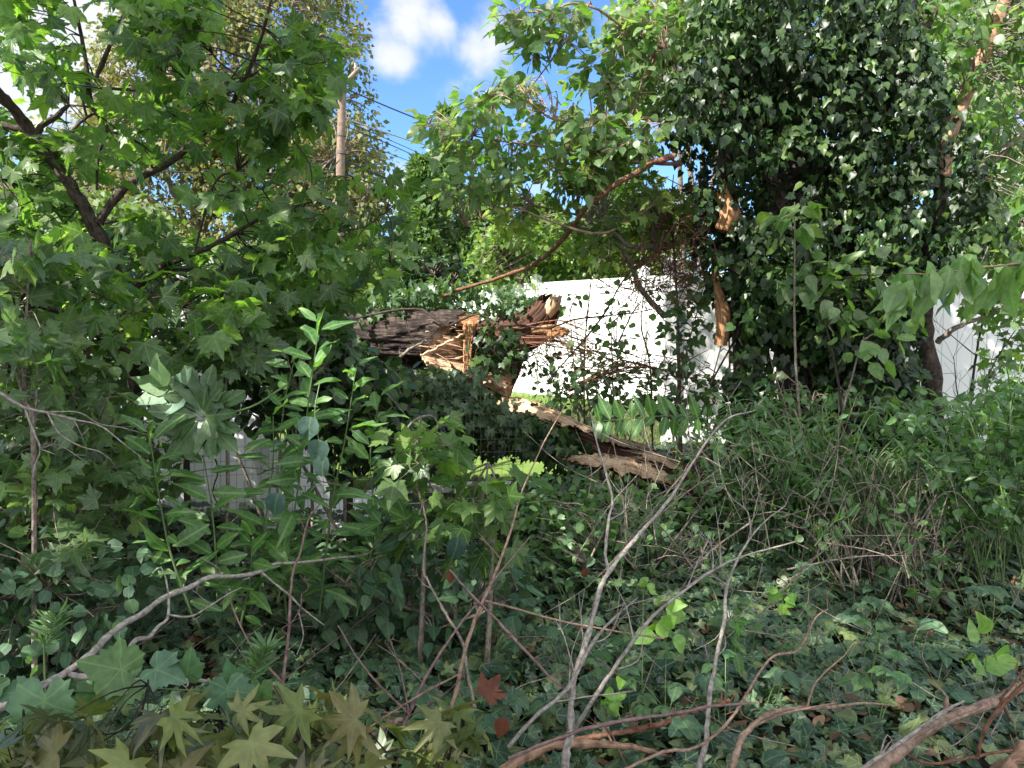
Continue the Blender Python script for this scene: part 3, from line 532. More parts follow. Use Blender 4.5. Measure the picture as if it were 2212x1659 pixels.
# ================================================================ LEFT MAPLE
DM = 3.9
def Z1(x, y, d=DM): return Z(1, x, y, d)
limbs = [
 ([P(300, 1050, 4.3), P(285, 780, 4.2), P(262, 630, 4.0), Z1(560, 1360), Z1(430, 1130), Z1(290, 950), Z1(180, 800), Z1(60, 640, 3.8), Z1(-60, 520, 3.7), Z1(-300, 300, 3.6), Z1(-500, -100, 3.6)], [.042, .038, .036, .034, .032, .031, .029, .027, .025, .022, .015]),
 ([Z1(600, 1360), Z1(700, 1210), Z1(820, 1100), Z1(1050, 980), Z1(1200, 840), Z1(1340, 740), Z1(1440, 590), Z1(1500, 470, 3.8), Z1(1580, 270, 3.7), Z1(1640, 60, 3.6), Z1(1680, -150, 3.6)], [.024, .021, .02, .017, .015, .013, .012, .011, .009, .006, .003]),
 ([Z1(180, 800), Z1(60, 775), Z1(-100, 740), Z1(-300, 700)], [.018, .016, .013, .01]),
 ([Z1(230, 830), Z1(250, 770), Z1(340, 710, 4), Z1(420, 640, 4.2)], [.02, .017, .013, .009]),
 ([Z1(330, 960), Z1(380, 870), Z1(530, 715), Z1(700, 670), Z1(790, 620)], [.009, .008, .006, .005, .003]),
 ([Z1(530, 715), Z1(510, 630), Z1(500, 560)], [.006, .005, .003]),
 ([Z1(590, 1160), Z1(600, 950), Z1(655, 790), Z1(600, 700), Z1(550, 620), Z1(520, 350), Z1(470, 90), Z1(430, -100)], [.006, .008, .01, .011, .012, .011, .009, .006]),
 ([Z1(655, 790), Z1(780, 840), Z1(890, 900), Z1(940, 960)], [.007, .006, .005, .003]),
 ([Z1(1250, 620, 4.2), Z1(1480, 520), Z1(1340, 380), Z1(1300, 330)], [.004, .005, .005, .003]),
 ([Z1(580, 490), Z1(660, 300), Z1(730, 130), Z1(800, 20), Z1(860, -60)], [.012, .011, .008, .006, .004]),
 ([Z1(620, 540), Z1(780, 545), Z1(900, 540), Z1(1000, 505), Z1(1140, 490)], [.007, .009, .008, .006, .004]),
 ([Z1(270, 985), Z1(130, 1030), Z1(0, 1080)], [.008, .006, .004]),
 ([Z1(1640, 500), Z1(1780, 390), Z1(1860, 290), Z1(1900, 150)], [.007, .006, .004, .003]),
 ([P(262, 640, 4.1), P(350, 580, 4), Z1(980, 1630), Z1(1180, 1550), Z1(1350, 1470), Z1(1520, 1370), Z1(1680, 1290), Z1(1900, 1235)], [.018, .016, .014, .013, .012, .010, .007, .004]),
 ([Z1(1190, 1530), Z1(1240, 1340), Z1(1320, 1100), Z1(1450, 1040)], [.005, .007, .006, .003]),
 ([Z1(1320, 1100), Z1(1260, 1000), Z1(1250, 850)], [.004, .003, .002]),
 ([Z1(640, 1360), Z1(780, 1340), Z1(900, 1390), Z1(1040, 1470), Z1(1140, 1560)], [.007, .006, .005, .004, .003]),
 ([Z1(970, 1600), Z1(930, 1480), Z1(900, 1380)], [.004, .004, .003]),
 ([Z1(660, 1480), Z1(780, 1340), Z1(840, 1330)], [.004, .005, .003]),
 ([Z(4, 0, 0, 3.4), Z(4, 200, -10, 3.5), Z(4, 380, 120, 3.5), Z(4, 590, 220, 3.6), Z(4, 720, 240, 3.8)], [.012, .013, .013, .012, .010]),
 ([Z(4, 260, 350, 3.2), Z(4, 420, 410, 3.3), Z(4, 560, 510, 3.4), Z(4, 720, 600, 3.5), Z(4, 870, 690, 3.6)], [.016, .018, .018, .017, .013]),
 ([Z(4, 570, 520, 3.4), Z(4, 540, 640, 3.35), Z(4, 525, 820, 3.3)], [.009, .008, .005]),
 ([Z(4, 630, 520, 3.45), Z(4, 760, 390, 3.5), Z(4, 880, 310, 3.5), Z(4, 960, 280, 3.6), Z(4, 1100, 250, 3.7)], [.006, .006, .005, .004, .003]),
 ([Z(4, 1110, 360, 3.8), Z(4, 1260, 250, 3.8), Z(4, 1450, 50, 3.8)], [.005, .006, .005]),
 ([Z(4, 1700, 0, 3.9), Z(4, 1850, 70, 3.9), Z(4, 1945, 160, 3.9), Z(4, 1950, 260, 3.9)], [.006, .006, .005, .003]),
 ([Z(4, 95, 360, 3), Z(4, 90, 520, 3), Z(4, 50, 720, 3), Z(4, 60, 900, 3.05), Z(4, 40, 1100, 3.1)], [.008, .009, .010, .010, .008]),
 ([Z(2, 90, 1420, 3.9), Z(2, 280, 1380, 3.9), Z(2, 400, 1300, 3.9), Z(2, 440, 1420, 3.9), Z(2, 430, 1600, 3.9)], [.004, .004, .004, .003, .002]),
]
for a_, b_ in limbs[:2] + [limbs[6], limbs[9], limbs[13], limbs[20]]: LINES.append((np.stack(proj(np.array(a_)), 1), 4.3, 26))
polys = [
 (([(-150, -60), (330, -80), (420, 60), (400, 150), (260, 170), (130, 130), (40, 60), (-60, 100)], 3.4, 4.4, 34), dict(thr=-.1)),
 (([(-150, 90), (60, 110), (170, 150), (240, 230), (260, 330), (150, 420), (40, 340), (-120, 300)], 3.4, 4.4, 50), dict(thr=-.18)),
 (([(200, 200), (420, 200), (480, 110), (560, 60), (640, 50), (720, 110), (760, 170), (770, 230), (690, 330), (580, 340), (500, 300), (400, 330), (300, 380), (210, 330)], 3.5, 4.5, 70), dict(thr=-.22)),
 (([(250, -40), (440, -40), (430, 80), (340, 130), (260, 60)], 3.5, 4.3, 26), dict(thr=-.1)),
 (([(0, 420), (200, 400), (400, 380), (560, 380), (620, 420), (800, 300), (850, 400), (845, 520), (760, 620), (600, 600), (400, 620), (200, 560), (0, 560)], 3.5, 4.6, 100), dict(thr=-.22)),
 (([(-120, 480), (150, 520), (260, 600), (420, 600), (560, 640), (560, 740), (420, 800), (280, 720), (150, 760), (-120, 760)], 2.9, 4.4, 75), dict(thr=-.2)),
 (([(480, 560), (840, 560), (800, 660), (720, 720), (640, 780), (500, 760), (470, 640)], 3.8, 4.8, 70), dict(thr=-.15)),
]
tree('maple_tree', 'green leaved maple with dark forking limbs filling the upper left', limbs, polys, 'maple', 'bark_dark', T_MAPLE, .098, 6, .14, reach=.6, twig=.0028, loc=P(300, 1180, 4.3), droop=.55, up=.75, face=.25, pet=.0022, wood_name='trunk', flat=.1)

# lower maple saplings on the left
def sapling(label, x, yb, yt, d, poly, d0, d1, n, mat='maple_cool', tm=T_MAPLE, size=.09, k=5, spread=.11, name='maple_sapling', thr=-.2, group=None, bark='bark_stick', **kw):
    b = P(x, yb, d); b[2] = gh(b[0], b[1]); limbs = [([b, P(x + 12, (yb + yt) / 2 + 30, d), P(x - 8, (yb + yt) / 2 - 60, d), P(x + 5, yt, d - .05)], [.011, .009, .007, .003])]
    c = fill(poly, d0, d1, 40, -2)
    for q in range(5): e = c[RNG.integers(len(c))]; s = limbs[0][0][RNG.integers(1, 4)]; limbs.append(([s, (s + e) / 2 + [0, 0, .05], e], [.005, .004, .002]))
    return tree(name, label, limbs, [((poly, d0, d1, n), dict(thr=thr))], mat, bark, tm, size, k, spread, cat='sapling', group=group, reach=.7, twig=.002, loc=b, pet=.002, wood_name='stem', crown='foliage', **kw)
sapling('big leaved maple sapling at the left edge, paler than those below', 60, 1300, 520, 2.7, [(-120, 520), (60, 500), (140, 600), (150, 820), (200, 900), (100, 1000), (-120, 980)], 2.4, 3.1, 46)
sapling('maple sapling behind the pale forked twig at the left', 160, 1290, 820, 3.1, [(20, 780), (200, 760), (300, 900), (330, 1010), (200, 1120), (-40, 1100), (-60, 900)], 2.8, 3.6, 70)
sapling('drooping maple sapling low on the left above the ivy', 90, 1340, 1000, 3.0, [(-140, 1000), (100, 980), (240, 1040), (260, 1180), (120, 1260), (-140, 1270)], 2.7, 3.4, 60)
sapling('maple sapling with tattered leaves left of the wire mesh', 230, 1240, 930, 3.7, [(180, 900), (330, 880), (350, 1020), (280, 1150), (180, 1130)], 3.4, 4.0, 45)
sapling('small maple sapling hanging in front of the white mesh gap', 480, 1200, 700, 3.6, [(380, 640), (520, 620), (560, 760), (460, 780), (400, 720)], 3.3, 3.9, 26)
sapling('upright maple seedling with large leaves in front of the lawn gap', 905, 1290, 900, 3.1, [(850, 930), (940, 900), (985, 960), (980, 1040), (900, 1180), (840, 1080)], 2.9, 3.3, 14, mat='maple', size=.10, spread=.12)
sapling('maple seedling with broad pale leaves below the lawn gap', 1050, 1330, 1000, 3.0, [(990, 1010), (1090, 1000), (1110, 1120), (1060, 1200), (960, 1140)], 2.85, 3.2, 13, mat='maple', size=.10, spread=.12)

# round leaved vine thickets, dark, behind the maple saplings
def thicket(lbl, poly, d0, d1, n, mat='bitter', tm=T_ROUND, size=.075, k=6, sp_=.13, thr=-.3, name='vine_thicket', stems=9, **kw):
    return mass(name, lbl, poly, d0, d1, n, mat, tm, size, k, sp_, 'thicket', thr=thr, freq=1.8, stems=stems, rs=.012, base_z=.1, reach=.8, twig=.003, bark=kw.pop('bark', 'bark_stick'), face=kw.pop('face', .3), **kw)
thicket('dark round leaved vine thicket behind the maple at left', [(-200, 560), (60, 540), (300, 560), (370, 640), (360, 760), (350, 1000), (330, 1180), (-200, 1260)], 4.1, 5.0, 620, stems=4)
thicket('round leaved vines tumbling above the mesh fence', [(240, 640), (370, 700), (560, 730), (700, 690), (760, 760), (660, 860), (500, 840), (360, 800), (240, 820)], 3.9, 4.7, 200, stems=4)
thicket('low dark thicket of round leaves on the lower left bank', [(-160, 1170), (240, 1150), (330, 1210), (280, 1330), (160, 1430), (-160, 1440)], 2.6, 3.5, 230, mat='creeper', size=.06)
thicket('dark leafy vines behind the lance leaved shrubs', [(500, 800), (700, 760), (860, 800), (900, 900), (880, 1030), (700, 1000), (660, 930), (520, 900)], 4.1, 4.9, 230, mat='ivy', size=.08, stems=4)

# ================================================================ BROKEN TRUNK
def rock(pts, rad, name, mat, parent, sides=40, sub=14, amp=.12, fr=(9, 1.4), ends=None, sq=1.0, cap=False):
    """trunk section with furrows along its length and a torn end; ends(theta)->extra length at the far end"""
    pts = np.asarray(pts, float); q = Geo(); tmp = Geo(); tmp.tube(pts, rad, sides, sub, cap=False)
    v = tmp.v[0].copy(); m = len(v) // sides; V = v.reshape(m, sides, 3); cen = V.mean(1, keepdims=True); ax = nrmz(pts[-1] - pts[0]); ln = np.linalg.norm(pts[-1] - pts[0])
    for a in range(m):
        s = a / (m - 1) * ln
        for b in range(sides):
            th = b / sides * 2 * math.pi; e = mnoise.noise(Vector((math.cos(th) * fr[0] * .35, math.sin(th) * fr[0] * .35, s * fr[1]))); e2 = mnoise.noise(Vector((math.cos(th) * fr[0], math.sin(th) * fr[0], s * fr[1] * 2.2)))
            k = 1 + amp * (.8 * e - abs(e2) * 1.2 + .2); V[a, b] = cen[a, 0] + (V[a, b] - cen[a, 0]) * k
            if ends is not None: V[a, b] += ax * ends(th) * (a / (m - 1)) ** 3
    tmp.v[0] = V.reshape(-1, 3)
    if cap:
        for kk, sgn in ((m - 1, -1),):
            c = V[kk].mean(0) + ax * sgn * .04; inner = V[kk] * .5 + c * .5 + ax * RNG.uniform(-.05, .04, (sides, 1)); vv = np.vstack([V[kk], inner, c[None]])
            tmp.add(vv, [[b, (b + 1) % sides, sides + (b + 1) % sides, sides + b] for b in range(sides)], np.zeros((sides, 4, 2)) + RNG.uniform(0, 1, (sides, 1, 2)))
            tmp.add(vv, [[sides + b, sides + (b + 1) % sides, 2 * sides] for b in range(sides)], np.zeros((sides, 3, 2)) + RNG.uniform(0, 1, (sides, 1, 2)))
    return tmp.build(name, mat, parent)
DL = 6.0
t = thing('fallen_tree', 'snapped tree trunk with furrowed bark and pale torn wood in the centre', 'fallen tree', P(1010, 760, DL))
LOGA = -1.15
jag = lambda amp, sh=0: (lambda th: amp * mnoise.noise(Vector((math.cos(th) * 2.3 + sh, math.sin(th) * 2.3, sh))) + amp * .5 * mnoise.noise(Vector((math.cos(th) * 8, math.sin(th) * 8, sh))))
rock([P(430, 690, 7.2), P(620, 700, 6.7), P(800, 722, 6.3), P(935, 728, 6.1)], [.19, .2, .215, .225], 'log', 'bark_log', t, 130, 26, .13, (17, 1.1), ends=lambda th: .30 * max(0, math.cos(th - LOGA)) + jag(.10, 1)(th) - .02)
rock([P(820, 724, 6.28), P(930, 728, 6.1), P(960, 732, 6.08)], [.17, .16, .15], 'torn_wood', 'wood', t, 44, 14, .10, (12, .6), ends=jag(.24, 4), cap=True)
# underside pieces and second stem
rock([P(560, 800, 6.9), P(750, 800, 6.5), P(900, 815, 6.2), P(1060, 850, 6.0)], [.10, .13, .15, .12], 'lower_stem', 'bark_log', t, 90, 22, .16, (14, 1.1), ends=jag(.2, 7))
rock([P(960, 790, 6.05), P(1030, 815, 5.98), P(1090, 832, 5.95)], [.085, .095, .075], 'torn_wood', 'wood', t, 30, 10, .22, (10, .8), ends=jag(.2, 9), cap=True)
rock([P(985, 745, 6.25), P(1060, 738, 6.2), P(1115, 722, 6.15), P(1155, 700, 6.1), P(1180, 672, 6.05), P(1190, 650, 6.0)], [.16, .18, .175, .15, .115, .09], 'stub', 'bark_shred', t, 40, 9, .24, (9, 1.6), ends=jag(.06, 3))
rock([P(1182, 676, 6.0), P(1196, 656, 5.93), P(1201, 642, 5.90)], [.052, .058, .045], 'torn_wood', 'wood', t, 26, 8, .16, (9, .8), ends=jag(.09, 5), cap=True)
rock([P(1090, 740, 6.2), P(1090, 790, 6.15), P(1080, 850, 6.1)], [.14, .13, .08], 'splintered_bark', 'bark_shred', t, 34, 9, .3, (9, 1.6), ends=jag(.15, 6))
rock([P(1098, 775, 6.02), P(1096, 815, 5.98), P(1088, 868, 5.96)], [.032, .045, .02], 'torn_wood', 'wood_orange', t, 20, 8, .3, (9, .8), ends=jag(.12, 8))
rock([P(1150, 715, 6.0), P(1190, 712, 5.96), P(1225, 716, 5.94)], [.035, .045, .02], 'torn_wood', 'wood_orange', t, 20, 8, .3, (9, .8), ends=jag(.1, 2))
rock([P(1003, 690, 6.0), P(1018, 700, 5.9), P(1012, 735, 5.87), P(1010, 790, 5.87)], [.05, .045, .04, .03], 'torn_wood', 'wood_orange', t, 18, 8, .35, (9, .8), ends=jag(.1, 12))
def chunk(cs, thick, mat, name, amp=.012, seed=0, K=16):
    a, b, c, d = [np.array(q) for q in cs]; v = np.zeros((K, K, 3)); nn = nrmz(np.cross(b - a, d - a)); nn = -nn if nn[1] > 0 else nn
    for i in range(K):
        for j in range(K):
            s = i / (K - 1); r = j / (K - 1); q = a * (1 - s) * (1 - r) + b * s * (1 - r) + c * s * r + d * (1 - s) * r
            e = amp * (mnoise.noise(Vector((s * 3, r * 11, seed))) + .6 * mnoise.noise(Vector((s * 9, r * 26, seed + 3)))); edge = min(s, 1 - s, r, 1 - r) < .01
            v[i, j] = q + nn * e + (np.array([mnoise.noise(Vector((s * 13, r * 13, seed + k))) for k in (11, 17, 23)]) * amp * 1.6 if edge else 0)
    f = [[i * K + j, (i + 1) * K + j, (i + 1) * K + j + 1, i * K + j + 1] for i in range(K - 1) for j in range(K - 1)]; uv = [[[j / K, i / K * .3], [j / K, (i + 1) / K * .3], [(j + 1) / K, (i + 1) / K * .3], [(j + 1) / K, i / K * .3]] for i in range(K - 1) for j in range(K - 1)]
    g = Geo(); v2 = v - nn * thick; g.add(v.reshape(-1, 3), f, uv); g.add(v2.reshape(-1, 3), [q[::-1] for q in f], [q[::-1] for q in uv])
    for line in (lambda w_: w_[0], lambda w_: w_[-1], lambda w_: w_[:, 0], lambda w_: w_[:, -1]):
        p = line(v); q = line(v2); g.add(np.concatenate([p, q]), [[i, i + 1, K + i + 1, K + i] for i in range(K - 1)], np.zeros((K - 1, 4, 2)) + .3)
    g.build(name, mat, t)
chunk([P(912, 768, 5.83), P(1000, 722, 5.82), P(1004, 748, 5.98), P(918, 772, 5.86)], .01, 'wood', 'torn_wood', .012, 1)
chunk([P(912, 768, 5.85), P(1004, 744, 5.99), P(1004, 792, 5.97), P(916, 778, 5.86)], .01, 'wood_dull', 'hollow_wood', .012, 2)
chunk([P(908, 764, 5.84), P(1006, 782, 5.96), P(1012, 812, 5.78), P(925, 788, 5.78)], .015, 'wood', 'torn_wood', .014, 3)
chunk([P(1002, 702, 5.80), P(1020, 700, 5.82), P(1018, 815, 5.80), P(1002, 812, 5.78)], .02, 'wood_orange', 'torn_wood', .016, 4)
chunk([P(1020, 782, 5.86), P(1085, 800, 5.88), P(1095, 838, 5.82), P(1022, 818, 5.8)], .02, 'wood', 'torn_wood', .018, 5)
chunk([P(1084, 765, 5.86), P(1106, 772, 5.86), P(1102, 862, 5.84), P(1082, 836, 5.84)], .02, 'wood_orange', 'torn_wood', .02, 6)
chunk([P(1178, 712, 5.88), P(1215, 705, 5.86), P(1228, 722, 5.85), P(1185, 732, 5.86)], .02, 'wood_orange', 'torn_wood', .016, 7)
chunk([P(985, 684, 5.88), P(1035, 680, 5.9), P(1032, 700, 5.86), P(985, 702, 5.85)], .02, 'wood_orange', 'torn_wood', .014, 8)
# splinters
m = Geo()
for _ in range(80):
    a0 = P(RNG.uniform(915, 1010), RNG.uniform(700, 800), RNG.uniform(5.84, 6.05)); L_ = RNG.uniform(.04, .22); a1 = a0 + np.array([L_, RNG.normal(-.01, .05), RNG.normal(-.02, .05)]); m.tube([a0 - [.05, 0, 0], (a0 + a1) / 2, a1], [RNG.uniform(.002, .009), RNG.uniform(.002, .006), .0008], 4, 2, .3, cap=False)
m.build('splinters', 'wood', t)
m = Geo()
for _ in range(260):   # shredded root like fibres
    a0 = P(RNG.uniform(1020, 1200), RNG.uniform(700, 800), RNG.uniform(5.9, 6.2)); a1 = a0 + RNG.normal(0, .05, 3) + [.03, -.02, -.04]; a2 = a1 + RNG.normal(0, .05, 3) + [0, 0, -.05]; m.tube([a0, a1, a2], [.004, .003, .001], 3, 2, cap=False)
m.build('bark_fibres', 'bark_shred', t)

def splinter_slab(label, pts, wid, thick, mat_top='wood', seed=0):
    pts = np.array(pts); t = thing('wood_slab', label, 'split wood', pts[0], 'splintered slabs of the broken trunk'); e = resample(pts, .02); n = len(e); T = nrmz(np.gradient(e, axis=0)); K = 11
    top = np.zeros((n, K, 3)); bot = np.zeros((n, K, 3))
    for i in range(n):
        s = i / (n - 1); side = nrmz(np.cross(T[i], [0, 0, 1.])); side = -side if side[1] > 0 else side; up = nrmz(np.cross(T[i], side)); up = -up if up[2] < 0 else up
        up2 = nrmz(up + side * .75); side2 = nrmz(np.cross(T[i], up2)); side2 = -side2 if side2[1] > 0 else side2
        wv = np.interp(s, np.linspace(0, 1, len(wid)), wid); wv *= 1 + .5 * mnoise.noise(Vector((s * 9, seed, 0)))
        for k in range(K):
            c = (k / (K - 1) - .5) * 2; jag_ = .038 * mnoise.noise(Vector((s * 22, seed + 5, 7 * (k > K / 2)))) * abs(c) ** 3
            q = e[i] + side2 * (c * wv / 2 + jag_) + up2 * (.020 * mnoise.noise(Vector((c * 7 + seed, s * 4, 2))) + .012 * mnoise.noise(Vector((c * 22, s * 9, seed))) - .02 * c * c)
            top[i, k] = q; bot[i, k] = q - up2 * (thick * (1 - c * c) ** .5 + .006) * min(1, 6 * s + .15, 6 * (1 - s) + .15)
    f = []; uv = []
    for i in range(n - 1):
        for k in range(K - 1): f.append([i * K + k, i * K + k + 1, (i + 1) * K + k + 1, (i + 1) * K + k]); uv.append([[k / K, i * .02], [(k + 1) / K, i * .02], [(k + 1) / K, i * .02 + .02], [k / K, i * .02 + .02]])
    g1 = Geo().add(top.reshape(-1, 3), f, uv); g1.build('split_face', mat_top, t)
    g2 = Geo().add(bot.reshape(-1, 3), [q[::-1] for q in f], [q[::-1] for q in uv])
    for k in (0, K - 1):
        v = np.concatenate([top[:, k], bot[:, k]]); ff = [[i, i + 1, n + i + 1, n + i] for i in range(n - 1)]; g4 = Geo().add(v, ff, np.zeros((n - 1, 4, 2)) + np.arange(n - 1)[:, None, None] * .02); g4.build('torn_edge', 'wood_orange', t)
    g2.build('bark', 'bark_shred', t); g3 = Geo()
    for _ in range(int(n * 1.6)):
        i = RNG.integers(0, n); k = RNG.choice([0, 0, K - 1, RNG.integers(0, K)]); q = top[i, k]; d = T[i] * RNG.uniform(.03, .14) * RNG.choice([-1, 1]) + RNG.normal(0, .012, 3) + [0, 0, -.006]; g3.tube([q, q + d * .5 + [0, 0, .004], q + d], [RNG.uniform(.002, .006), .003, .0006], 4, 2, .3, cap=False)
    g3.build('splinters', mat_top, t); return t
splinter_slab('upper slab of split trunk, pale pinkish wood sloping down to the right', [P(1050, 858, 5.9), P(1120, 872, 5.8), P(1200, 896, 5.6), P(1285, 930, 5.45)], [.12, .135, .125, .08, .02], .07, seed=1)
splinter_slab('lower slab of split trunk, broad cream wood ending in the brush', [P(1220, 985, 5.3), P(1290, 990, 5.2), P(1370, 1005, 5.1), P(1475, 1040, 5.0)], [.02, .11, .135, .10, .02], .06, seed=2)
splinter_slab('short dark splinter wedged between the two pale slabs', [P(1290, 938, 5.5), P(1345, 952, 5.45), P(1410, 968, 5.4)], [.04, .07, .05, .02], .05, 'wood_dull', seed=3)
splinter_slab('narrow shard poking out below the leaf frond', [P(1380, 978, 5.3), P(1430, 990, 5.25), P(1470, 1012, 5.2)], [.03, .06, .05, .02], .04, 'wood', seed=4)
# dark limb that carries the slabs to the stump
t = thing('broken_limb', 'dark bark covered limb under the split slabs', 'fallen limb', P(1500, 1040, 5.6))
rock([P(1020, 870, 6.0), P(1150, 910, 5.9), P(1300, 965, 5.65), P(1480, 1040, 5.4), P(1640, 1100, 5.4)], [.09, .10, .10, .12, .15], 'limb', 'bark_shred', t, 30, 12, .25, (8, 1.4))

# small dark sticks lying over the log
def thin(p): return .66 if p[0][1] < 3.6 else .9
def stick(label, pts, rad, mat='bark_stick', name='dead_stick', cat='stick', sides=7, twigs=0, group=None, forks=(), kink=.8, tl=.35, tbias=(0, 0, .3)):
    pts = [np.asarray(p, float) for p in pts]; t = thing(name, label, cat, pts[0], group); m = Geo(); rad = np.interp(np.linspace(0, 1, len(pts)), np.linspace(0, 1, len(rad)), rad) * thin(pts)
    m.tube(pts, rad, sides, 6, .08, kink=kink); m.build('stem', mat, t); al = [(pts, rad)]
    for fp, fr in forks:
        m = Geo(); fr = np.interp(np.linspace(0, 1, len(fp)), np.linspace(0, 1, len(fr)), fr) * thin(fp); m.tube(fp, fr, 6, 5, .06, kink=kink); m.build('side_branch', mat, t); al.append((fp, fr))
    if not twigs and name in ('dead_stick', 'bare_cane', 'bare_shoot', 'fallen_branch') and pts[0][1] < 3.6: twigs, tl = 5, .09
    if twigs:
        m = Geo()
        for _ in range(twigs):
            pp, rr = al[RNG.integers(len(al))]; q = resample(pp, .03); i = RNG.integers(len(q) // 4, len(q)); r = np.interp(i / len(q), np.linspace(0, 1, len(rr)), rr); d = nrmz(q[min(i + 1, len(q) - 1)] - q[max(i - 2, 0)]) * .6 + RNG.normal(0, .5, 3) + np.array(tbias); d = nrmz(d) * tl * RNG.uniform(.3, 1)
            e1 = q[i] + d * .5 + RNG.normal(0, .012, 3); e2 = q[i] + d + RNG.normal(0, .03, 3); m.tube([q[i], e1, e2], [max(r * .5, .0014), max(r * .35, .0011), .0008], 5, 3, kink=1, cap=False)
            for _ in range(2): a = (e1 + e2) / 2; m.tube([a, a + nrmz(d + RNG.normal(0, tl * .4, 3)) * tl * .3], [.0011, .0008], 4, 2, cap=False)
        m.build('twigs', mat, t)
    return t
z5 = lambda x, y, d: Z(5, x, y, d)
stick('dark vine looping over the top of the broken trunk', [z5(220, 425, 5.9), z5(330, 405, 5.85), z5(470, 378, 5.8), z5(620, 378, 5.8), z5(700, 430, 5.75), z5(780, 475, 5.75), z5(860, 440, 5.75), z5(970, 405, 5.75), z5(1090, 465, 5.7)], [.010, .011, .012, .010, .009], 'bark_dark', 'woody_vine', 'vine')
stick('long dark twig crossing the sunlit fence from the stub to the right', [z5(1100, 470, 5.7), z5(1250, 475, 5.65), z5(1390, 490, 5.6), z5(1560, 435, 5.5), z5(1750, 415, 5.5), z5(1950, 390, 5.4), z5(2150, 340, 5.3)], [.011, .010, .008, .006, .003], 'bark_dark', 'woody_vine', 'vine')
stick('thin dark strand hanging in front of the log bark', [z5(520, 440, 5.75), z5(560, 540, 5.72), z5(640, 590, 5.72)], [.006, .005, .003], 'bark_dark', 'woody_vine', 'vine')
stick('broken grey twig leaning on the underside of the log', [z5(470, 680, 5.7), z5(560, 610, 5.7), z5(620, 580, 5.7)], [.012, .014, .008], 'bark_stick', twigs=3, tl=.12)
stick('dark limb slanting down left beneath the log', [z5(300, 790, 5.6), z5(480, 930, 5.4), z5(620, 1060, 5.2), z5(760, 1280, 5.0), z5(830, 1480, 4.9)], [.02, .02, .018, .02, .022], 'bark_dark', 'fallen_limb', 'fallen limb', twigs=4)
stick('blue plastic cord caught in the vines under the log', [z5(700, 1040, 5.3), z5(770, 1130, 5.25), z5(830, 1220, 5.2), z5(850, 1300, 5.2)], [.006, .006], 'blue_plastic', 'plastic_cord', 'cord')
# stringy root bundle from the stub to the ivy tree
t = thing('vine_bundle', 'bundle of shredded brown vine strands stretched across the sunlit fence', 'vine', z5(1400, 540, 5.9)); m = Geo()
A = [z5(1180, 560, 6.0), z5(1450, 560, 5.9), z5(1700, 640, 5.8), z5(1900, 720, 5.75), z5(2200, 770, 5.7)]; B = [z5(1500, 860, 5.9), z5(1700, 790, 5.8), z5(1850, 730, 5.75), z5(2050, 720, 5.7), z5(2350, 830, 5.65)]; Cc = [z5(1500, 520, 6.0), z5(1700, 600, 5.9), z5(1950, 660, 5.8), z5(2150, 700, 5.75)]
for base, n, sp_ in ((A, 24, .05), (B, 36, .04), (Cc, 12, .07)):
    for _ in range(n):
        o = RNG.normal(0, sp_, 3); s0 = RNG.integers(0, 2); pts = [b + o * RNG.uniform(.3, 1.4) + RNG.normal(0, .035, 3) for b in resample(base, .22)[s0 * RNG.integers(0, 5):]]; pts = pts[:max(2, int(len(pts) * RNG.uniform(.4, 1.05)))]
        if len(pts) > 1: m.tube(pts, [RNG.uniform(.003, .008), .0015], 5, 3, kink=1.2, cap=False)
for _ in range(90): a = base_ = A[RNG.integers(1, 5)] + RNG.normal(0, .1, 3); m.tube([a, a + RNG.normal(0, .09, 3), a + RNG.normal(0, .14, 3)], [.003, .0025, .001], 4, 3, kink=1, cap=False)
m.build('strands', 'bark_red', t)

# ivy hanging below and on the log
def ivy_on(label, poly, d0, d1, n, thr=-.3, mat='ivy', size=.07, name='ivy_vine', k=5, sp_=.09, face=.7, **kw):
    c = fill(poly, d0, d1, n, thr, 2.6); t = thing(name, label, 'ivy', c.mean(0), kw.pop('group', None)); w_ = Geo(); f_ = Geo()
    for _ in range(max(6, n // 25)):
        q = c[RNG.integers(len(c))]; w_.tube([q, q + [RNG.normal(0, .05), -.01, -.12], q + [RNG.normal(0, .08), 0, -.26]], [.004, .003, .002], 4, 3, cap=False)
    sprouts(w_, f_, c, None, T_IVY, size, k, sp_, 1.0, .35, face, fold=(-.1, .2), **kw); w_.build('stem', 'bark_dark', t); f_.build('foliage', mat, t); return t
ivy_on('dense ivy curtain hanging beneath the broken trunk', [(740, 820), (860, 800), (960, 810), (1060, 850), (1150, 900), (1260, 960), (1280, 1040), (1180, 990), (1090, 975), (980, 970), (940, 1020), (880, 960), (800, 900)], 5.2, 6.1, 620)
ivy_on('paler ivy leaves dangling in front of the log end', [(900, 790), (1000, 800), (1080, 850), (1090, 960), (1000, 940), (920, 880)], 5.2, 5.5, 60, mat='bitter', thr=-2)
ivy_on('ivy sprays growing over the top of the broken trunk', [(770, 665), (850, 620), (960, 610), (1080, 620), (1150, 650), (1130, 690), (1010, 680), (880, 690), (780, 690)], 6.0, 6.6, 240, mat='bitter', thr=-.2, face=.2)
ivy_on('ivy creeping across the dark torn wood of the stub', [(1010, 720), (1110, 700), (1130, 780), (1080, 840), (1020, 800)], 5.7, 5.9, 36, thr=-2)
ivy_on('ivy mound below the split slabs', [(1060, 1080), (1180, 1030), (1300, 1050), (1480, 1085), (1560, 1110), (1540, 1200), (1400, 1230), (1250, 1200), (1100, 1160)], 4.6, 5.4, 420)
ivy_on('dark ivy in the hollow under the fallen rail', [(700, 1160), (780, 1110), (900, 1130), (1080, 1080), (1160, 1180), (1100, 1260), (760, 1240)], 4.2, 4.8, 260, thr=-.4)
